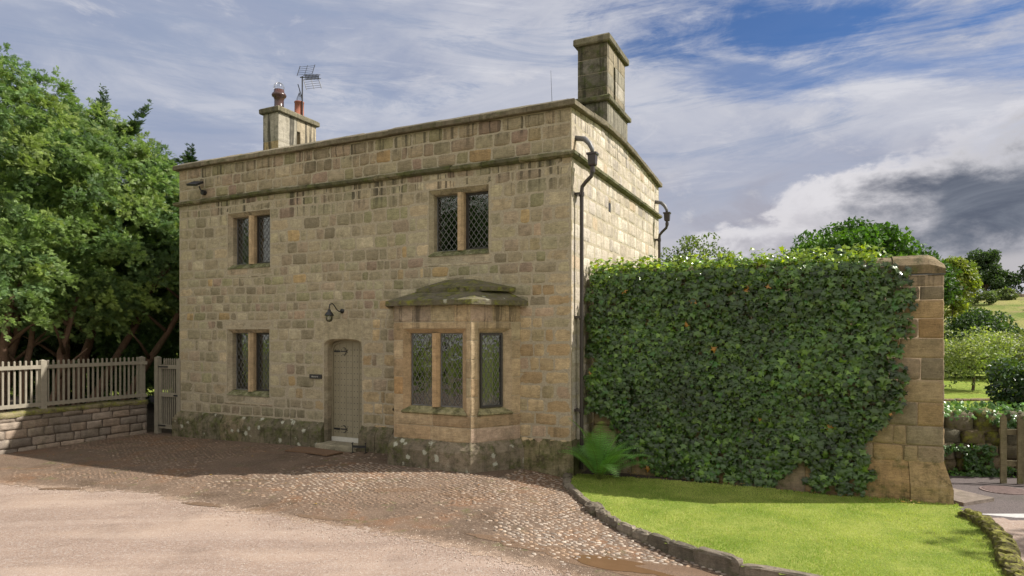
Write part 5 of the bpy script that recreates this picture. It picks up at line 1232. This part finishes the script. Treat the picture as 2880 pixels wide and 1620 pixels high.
YG=[(.21,.25,.05),(.15,.20,.045),(.26,.28,.07)]
GY=[(.17,.20,.09),(.22,.25,.11),(.13,.16,.075)]
broad('chestnut_tree','large domed dark green tree rising above the ivy covered wall',(21.4,40,gz(21.4,40)),[((0,0,6.6),(3.4,3.2,2.7)),((-1.8,0,5.2),(2.2,2.2,1.8)),((1.2,0,7.6),(2.0,2,1.7)),((2.2,0,5.6),(2.2,2,2))],120,330,GRN,31,bs=(.7,1.25),leaf=.30,trunk=.35,flat=.6,open_=.5)
broad('ash_tree','small airy pale tree just right of the house above the wall',(12.6,46,gz(12.6,46)),[((0,0,6.6),(2.6,2.,2.0)),((1.9,0,8.7),(.7,.7,.8)),((2.3,0,7.4),(.8,.8,.9)),((-.9,0,8.1),(1.,1.,.8)),((.4,0,8.5),(.8,.8,.8))],62,120,[(.11,.15,.05),(.15,.19,.06),(.09,.13,.04)],32,bs=(.4,.8),leaf=.2,trunk=.2)
broad('oak_tree','dark round tree immediately behind the right end of the wall coping',(34.0,55,gz(34.0,55)),[((0,0,5.4),(3.2,3.,2.4))],70,230,DK+GRN[:1],33,bs=(.9,1.5),leaf=.36,trunk=.3)
broad('sycamore_tree','yellow green tree right of the wall end, lit from the side',(38.7,56,gz(38.7,56)),[((0,0,5.4),(1.5,1.5,2.1)),((-.9,0,3.4),(1.5,1.5,2.8)),((.9,0,4.8),(1.0,1,1.4))],90,170,YG,34,bs=(.4,.8),leaf=.28,trunk=.25)
broad('oak_tree','tall dark tree with a leaning top on the field edge, left of the far wood',(77,104,gz(77,104)),[((0,0,3.0),(3.2,2.5,2.6)),((-.3,0,6.4),(2.0,1.5,1.9)),((2.8,0,2.2),(2.8,2,2.0))],90,230,[(.04,.07,.03),(.05,.085,.035)],35,bs=(.7,1.2),leaf=.4,trunk=.4)
broad('oak_tree','dark wide oak on the hilltop at the right edge of the picture',(90,104,gz(90,104)),[((0,0,4.6),(4.4,3,3.8)),((-2.2,0,6.4),(2.2,2,2.2)),((-4,0,2.8),(2.5,2,2.6)),((4.5,0,3.6),(3.5,3,3.2))],110,230,[(.035,.06,.028),(.045,.075,.03)],36,bs=(.8,1.3),leaf=.42,trunk=.45)
broad('hawthorn_bush','dark green dense bush behind the right end of the ivy wall',(34.5,47,gz(34.5,47)),[((0,0,1.5),(2.6,2.4,2.0)),((1.8,0,.9),(1.6,2,1.3))],60,240,[(.04,.075,.03),(.06,.10,.04)],37,bs=(.7,1.2),leaf=.26,tr=False,cat='bush')
broad('willow_bush','pale silvery willow bush beside the garden wall end',(20.9,29.0,-.35),[((0,0,1.5),(1.3,1.2,1.25)),((-.9,0,1.1),(1,1,1.1)),((1.5,0,1.9),(1.0,.8,.5))],60,150,[(.24,.28,.12),(.30,.33,.16),(.17,.22,.08)],38,bs=(.35,.7),leaf=.13,trunk=.07,cat='bush')
broad('willow_tree','wide grey green willow in the middle distance at the right edge',(28.6,36,-.35),[((0,0,1.4),(3.0,2.2,1.1)),((-2.4,0,1.1),(1.4,1.5,.8)),((3.0,0,2.2),(1.6,1.6,1.1))],90,260,GY,39,bs=(.5,1.0),leaf=.17,trunk=.16,cat='tree',open_=.3)
broad('shrub','dark low shrub in shadow under the grey green willow',(26.6,38,-.35),[((0,0,.7),(3.4,1.,.9))],40,200,[(.03,.05,.02),(.04,.06,.025)],40,bs=(.4,.7),leaf=.18,tr=False,cat='bush')
broad('laurel_bush','dark glossy bush leaning over the dry stone wall by the wooden gate',(9.55,11.9,-.2),[((0,0,1.4),(.55,.6,.5)),((.5,0,1.0),(.8,.6,.7))],60,300,[(.03,.065,.022),(.045,.09,.03),(.022,.05,.02)],41,bs=(.18,.34),leaf=.085,tr=False,cat='bush',mat=M_ivy)
# off to the right: the tree whose crown throws the dappled shade on the lawn
broad('lime_tree','tall leafy tree outside the picture to the right of the lawn',(15.6,7.0,-.3),[((0,0,7.6),(2.0,1.6,2.0))],34,120,GRN,42,bs=(.4,.8),leaf=.2,trunk=.2,hole=None)
# hillside bushes, several on the slope
for i,(x,y,s) in enumerate([(50,72,1.4),(56,76,1.1),(62,80,.9),(46,64,1.2),(58,70,.8),(70,92,.8),(52,60,1.0),(66,86,.7),(43,58,1.1)]):
    broad('gorse_bush',['rounded olive bush low on the meadow slope, nearest the dark hedge','rounded green bush half way up the meadow slope','pale bush high on the meadow slope','small bush at the left foot of the meadow slope','tiny bush in the middle of the meadow slope','small bush just below the top of the meadow','bushy patch at the foot of the meadow behind the willow','bush near the top right of the meadow slope','low bush beside the yellow green tree foot'][i],(x,y,gz(x,y)),[((0,0,.6*s),(s*1.1,s,.7*s))],16,110,[(.10,.14,.05),(.13,.16,.06),(.08,.11,.04)],60+i,bs=(.4*s,.6*s),leaf=.3,tr=False,cat='bush',group='bushes scattered over the meadow')
# field wall on the hill crest
mb=MB()
for i in range(140):
    x=60+i*.5; y=99+.02*i+.4*math.sin(i*.1); blob(mb,(x-60,y-99,gz(x,y)+.35-gz(60,99)),(.34,.25,rng.uniform(.35,.5)),pick(PALD)*.9,rough=.2,n=(6,4))
o=mb.build('field_wall',M_cope,label='distant dry stone wall along the top of the meadow',category='wall'); o.location=(60,99,gz(60,99))

# ============================================================ RIGHT: PATH, DRY STONE WALL, GATE
pz=-.215
mb=MB(); v,f=grid_sheet(5.2,14,7.9,12.0,.25,lambda x,y:pz+0*x,lambda x,y:(y>8.35+.03*np.sin(x*3))&(x>5.6)); mb.add(v,f); mb.build('path',M_asph,kind='structure')
mb=MB(); mb.add([(6.35,8.74,pz+.004),(6.75,8.55,pz+.004),(8.3,8.50,pz+.004),(8.3,8.74,pz+.004)],[(0,1,2,3)]); mb.build('path_marking',plain_mat('worn_white_paint',(.42,.41,.40),.8,var=.2),kind='structure')
def disc(name,mat,cx,cy,rx,ry,z,h,**p):
    mb=MB(); th=np.linspace(0,2*PI,29)[:-1]; vs=[(rx*math.cos(t),ry*math.sin(t),h) for t in th]+[(rx*math.cos(t),ry*math.sin(t),0) for t in th]+[(0,0,h)]
    mb.add(vs,[(i,(i+1)%28,56) for i in range(28)]+[(28+i,28+(i+1)%28,(i+1)%28,i) for i in range(28)]); 
    for k in range(-4,5):
        w_=rx*math.sqrt(1-(k/5)**2)*.85; mb.box(-w_,w_,k*ry/5-.012,k*ry/5+.012,h,h+.006)
    o=mb.build(name,mat,**p); o.location=(cx,cy,z); return o
disc('drain_cover',plain_mat('rusty_iron',(.17,.12,.11),.7),7.75,10.05,.34,.28,pz,.012,label='round ribbed iron drain cover set in the asphalt path',category='drain cover')
mb=MB(); mb.add([(0,0,0),(.62,.30,0),(.82,-.35,0),(.18,-.62,0),(0,0,.05),(.62,.30,.05),(.82,-.35,.05),(.18,-.62,.05)],[(4,5,6,7),(0,1,5,4),(1,2,6,5),(2,3,7,6),(3,0,4,7)],col=(.19,.155,.13),wear=(.15,.1,0))
o=mb.build('stone_slab',M_cope,label='flat stone slab on the path against the end of the garden wall',category='slab'); o.location=(6.28,9.75,pz)
dw=thing('dry_stone_wall','low wall of large mossy boulders behind the path at the right','wall',(6.6,11.5,pz))
mb=MB()
for zi,(zc0,hh) in enumerate(((.12,.15),(.36,.14),(.6,.14),(.86,.2))):
    x=-.6+rng.uniform(0,.2)
    while x<5.0:
        w_=rng.uniform(.12,.30)*(1.5 if zi==3 else 1); blob(mb,(x+w_,-.12*x+rng.normal(0,.02),zc0+.06),(w_*.97,.22,hh*rng.uniform(.9,1.1)),pick([((.14,.12,.08),2),((.20,.155,.10),2),((.11,.10,.07),2)]),wear=(rng.uniform(.2,.62),.2,.1),rough=.13,squash=5,n=(13,9)); x+=w_*2
mb.build('boulders',M_mossy,dw,smooth=True)
mb=MB(); mb.add([(-.6,.12,0),(5,-.5,0),(5,-.5,.95),(-.6,.12,.95)],[(0,1,2,3)],col=(.04,.035,.02)); mb.build('core',M_lowmortar,dw)
# ivy straggling over the boulders
n=5200; U=rng.uniform(-.3,3.6,n); Zz=rng.uniform(.0,1.25,n); k=((lowf(U,Zz,4.1,.3)+.6*lowf(U,Zz,9,1)>.35)|(Zz>1.0)|((Zz<.12)&(rng.random(n)<.6)));U,Zz=U[k],Zz[k];n=len(U)
mb=MB(); Yv=-.12*U-.24-rng.random(n)*.06; tp=Zz>1.0; Yv=np.where(tp,-.12*U+rng.uniform(-.3,.5,n),Yv)
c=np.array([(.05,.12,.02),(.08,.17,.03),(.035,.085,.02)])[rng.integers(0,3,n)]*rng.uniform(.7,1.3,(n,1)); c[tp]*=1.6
inst(mb,tv,tri,frames(np.stack([rng.normal(0,.6,n),rng.normal(-.3,.3,n),rng.normal(-.6,.5,n)],-1),np.stack([rng.normal(0,.4,n),rng.normal(-.8,.3,n),rng.normal(.5,.4,n)],-1)),rng.uniform(.05,.09,n),np.stack([U,Yv,Zz],-1),c)
o=mb.build('ivy',M_ivy,label='sprigs of ivy straggling over the mossy boulder wall',category='ivy'); o.location=(6.6,11.5,pz)
wg=thing('wooden_gate','weathered greenish wooden picket gate at the right edge before the boulders','gate',(8.12,10.55,pz))
for i in range(6):
    x=i*.235; y=-.25*x; mb=MB(); wz=1.08-.015*i; vs=[(x-.05,y-.012,0),(x+.05,y-.012,0),(x+.05,y-.012,wz),(x,y-.012,wz+.07),(x-.05,y-.012,wz),(x-.05,y+.012,0),(x+.05,y+.012,0),(x+.05,y+.012,wz),(x,y+.012,wz+.07),(x-.05,y+.012,wz)]
    mb.add(vs,[(0,1,2,3,4),(9,8,7,6,5),(0,5,6,1),(1,6,7,2),(2,7,8,3),(3,8,9,4),(4,9,5,0)],col=(.17,.145,.085),wear=(.4,.2,.2)); mb.build('picket',M_wood,wg)
for z in (.28,.80):
    mb=MB(); vs=[(a,-.25*a+.014+d,z+h) for h in (0,.09) for d in (0,.035) for a in (-.03,1.3)]; mb.add(vs,[(0,2,3,1),(4,5,7,6),(0,1,5,4),(2,6,7,3),(0,4,6,2),(1,3,7,5)],col=(.16,.135,.08),wear=(.35,.2,.2)); mb.build('rail',M_wood,wg)
# the far riverside lawn edge
mb=MB()
for i in range(60): blob(mb,(i*.3,.25*math.sin(i*.13),.02),(.2,.12,.07),(.16,.11,.07),rough=.2,n=(6,4))
o=mb.build('bank_edge',M_cope,kind='structure'); o.location=(16,24.5,-.33)
# across the drive, behind the viewpoint: trees that the windows mirror
for i,(x,y) in enumerate([(-13,-9),(-4,-13),(6,-11),(-22,-2)]):
    broad('beech_tree',['tree across the drive opposite the gate, mirrored in the windows','tree across the drive opposite the front door','tree across the drive opposite the lawn','tree across the drive at its left end'][i],(x,y,-.3),[((0,0,5.5),(3.8,3.,4.6))],60,150,[(.07,.13,.03),(.09,.15,.035)],80+i,bs=(1.,1.7),leaf=.42,trunk=.3,group='trees across the drive behind the viewpoint',parts=False)

SUN_E=4.6; SKY_S=.055; SKY_T=(.36,.64,1.); CLOUD=.66; EXPO=.72
# ------------------------------------------------------------ camera, sun, sky
cam=bpy.data.cameras.new('camera'); co=bpy.data.objects.new('camera',cam); COL.objects.link(co); scene.camera=co
co.location=(0,0,2.25); co.rotation_euler=(PI/2,0,0); cam.sensor_width=36; cam.lens=36*1606/2576; cam.shift_y=(840-724.5)/2576; cam.clip_start=.1; cam.clip_end=5000
EL=math.radians(44.5); SD=V(.999*math.cos(EL),.035*math.cos(EL),math.sin(EL))
sl=bpy.data.lights.new('sun','SUN'); so=bpy.data.objects.new('sun',sl); COL.objects.link(so); sl.energy=SUN_E; sl.angle=math.radians(.55); sl.color=(1,.94,.85)
from mathutils import Vector
so.rotation_euler=Vector(SD).to_track_quat('Z','Y').to_euler()
w=bpy.data.worlds.new('World'); scene.world=w; w.use_nodes=True; nt=w.node_tree; nt.nodes.clear(); N=NT(nt)
out=nt.nodes.new('ShaderNodeOutputWorld')
sky=nt.nodes.new('ShaderNodeTexSky'); sky.sky_type='NISHITA'; sky.sun_disc=False; sky.sun_elevation=EL; sky.sun_rotation=math.atan2(SD[0],SD[1]); sky.air_density=1.; sky.dust_density=.6; sky.ozone_density=2.
d=N('ShaderNodeTexCoord').outputs['Generated']
s=N('ShaderNodeSeparateXYZ',Vector=d); sx,sy,sz=s.outputs
zc_=N.math('ADD',N.math('MAXIMUM',sz,0.),.10)
# cloud deck seen in perspective: direction divided by height
pl_=N('ShaderNodeCombineXYZ',X=N.math('DIVIDE',sx,zc_),Y=N.math('DIVIDE',sy,zc_),Z=0.).outputs[0]
az=N.math('ARCTAN2',sx,sy); el=N.math('ARCSINE',sz)
ae_=N('ShaderNodeCombineXYZ',X=az,Y=el,Z=0.).outputs[0]
wisp=N.noise(N.mapping(pl_,(.55,1.3,1),rot=(0,0,.5)),1.3,10,.66,.8)
wisp2=N.noise(N.mapping(pl_,(.35,1.1,1),rot=(0,0,.8)),2.4,9,.68,.5)
def aen(scale,sc,rot=0.,det=9,rough=.6,dist=.5,loc=0.): return N.noise(N.mapping(ae_,(1,sc,1),loc=(loc,loc*.7,0),rot=(0,0,rot)),scale,det,rough,dist)
big_=aen(2.6,2.6,-.22,8,.6,.6,3.); mid_=aen(6.,2.4,-.25,10,.66,.7,1.); puff=aen(5.5,1.9,-.1,9,.56,.35); puff2=aen(12,1.7,-.1,8,.62,.2); streak=aen(3.2,6.5,-.16,9,.68,.6,5.)
def spot(a,e,ra,re,rot=0.):
    q=N.mapping(ae_,(1,1,1),loc=(-math.radians(a),-math.radians(e),0))
    q=N.mapping(q,(1,1,1),rot=(0,0,math.radians(rot)))
    q=N.mapping(q,(1/math.radians(ra),1/math.radians(re),1))
    L=N('ShaderNodeVectorMath',_operation='LENGTH'); N.set(L.inputs[0],q); return L.outputs['Value']
W=lambda x,k:N.math('MULTIPLY',N.math('SUBTRACT',x,.5),k)
tex=N.math('ADD',W(wisp,1.3),N.math('ADD',W(mid_,1.6),W(streak,2.2)))
inv=lambda x,lo,hi:N.math('SUBTRACT',1.,N.ramp(x,lo,hi))
def gap(sp_,lo=.2,hi=1.25): return inv(N.math('ADD',sp_,N.math('MULTIPLY',tex,1.)),lo,hi)
g1=gap(spot(23,24.,17,3.6,8)); g2=gap(spot(33,19.5,13,1.9,9)); g3=gap(spot(21,20.5,9,2.2,12)); g4=gap(spot(-9,22,12,3.0,0),.0,1.)
openness=N.math('MAXIMUM',N.math('MAXIMUM',g1,N.math('MULTIPLY',g2,.75)),N.math('MAXIMUM',N.math('MULTIPLY',g3,.8),N.math('MULTIPLY',g4,.22)))
cover=N.math('SUBTRACT',1.,N.math('MULTIPLY',openness,.93))
# cloud colours (luminous values of the cloud itself)
lt_=N.mix(N.ramp(az,math.radians(-34),math.radians(8)),(.335,.38,.50),(.455,.475,.56))
lt_=N.mix(N.math('MULTIPLY',N.ramp(big_,.46,.66),.75),lt_,(.57,.58,.64))
lt_=N.mix(N.math('MULTIPLY',N.ramp(big_,.52,.36),.6),lt_,(.27,.32,.46))
lt_=N.mix(N.math('MULTIPLY',N.ramp(mid_,.54,.72),.7),lt_,(.60,.60,.645))
lt_=N.mix(N.math('MULTIPLY',N.ramp(streak,.50,.36),.55),lt_,(.27,.33,.47))
lt_=N.mix(N.math('MULTIPLY',N.ramp(streak,.55,.72),.5),lt_,(.70,.70,.74))
lowg=N.ramp(el,math.radians(17),math.radians(7))
lt_=N.mix(N.math('MULTIPLY',lowg,.6),lt_,(.49,.475,.505))
lt_=N.mix(N.math('MULTIPLY',N.ramp(puff,.50,.64),N.math('MULTIPLY',lowg,.8)),lt_,(.34,.33,.385))
lt_=N.mix(N.math('MULTIPLY',N.ramp(puff2,.56,.70),N.math('MULTIPLY',lowg,.6)),lt_,(.66,.645,.65))
# cumulus bank low on the right: lit top edge, grey flank, slate heart
nz=N.math('ADD',W(puff,1.2),W(puff2,1.7))
bank=N.math('ADD',spot(31,8.4,15,4.0,-11),nz); rim=inv(bank,.95,1.25); core0=inv(N.math('ADD',spot(31.5,6.6,16,4.6,-11),nz),.6,1.15)
lt_=N.mix(N.math('MULTIPLY',rim,.8),lt_,(.72,.70,.72)); lt_=N.mix(N.math('MULTIPLY',core0,.8),lt_,(.36,.35,.40))
dk_=N.math('ADD',spot(38.5,10.0,10.6,4.3,-5),nz); core=inv(N.math('ADD',spot(38.7,9.3,10.8,4.3,-5),nz),.4,1.3); rim2=inv(dk_,1.05,1.35)
lt_=N.mix(N.math('MULTIPLY',rim2,.45),lt_,(.74,.72,.74))
lt_=N.mix(core,lt_,N.mix(N.ramp(mid_,.35,.65),(.105,.122,.165),(.18,.20,.245)))
lt_=N.mix(N.math('MULTIPLY',inv(N.math('ADD',spot(40,4.6,6,1.3,0),nz),.5,1.2),.7),lt_,(.50,.48,.49))
cover=N.math('MAXIMUM',cover,N.math('MAXIMUM',rim,rim2))
back=N.ramp(sy,.25,-.45)     # unseen brighter cloud added behind the viewpoint to light the shaded front wall
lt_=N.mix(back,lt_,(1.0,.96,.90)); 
lt_=N.mix(1.,lt_,(CLOUD,CLOUD,CLOUD),'MULTIPLY')
skyc=N.mix(1.,sky.outputs[0],(SKY_T[0],SKY_T[1],SKY_T[2]),'MULTIPLY')
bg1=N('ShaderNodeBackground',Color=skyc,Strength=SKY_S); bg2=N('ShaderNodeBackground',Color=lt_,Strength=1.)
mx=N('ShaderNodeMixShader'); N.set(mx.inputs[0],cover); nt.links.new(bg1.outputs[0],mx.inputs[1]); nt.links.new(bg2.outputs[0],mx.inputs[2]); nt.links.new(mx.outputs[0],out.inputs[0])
scene.view_settings.view_transform='Standard'; scene.view_settings.look='None'; scene.view_settings.exposure=EXPO; scene.view_settings.gamma=1
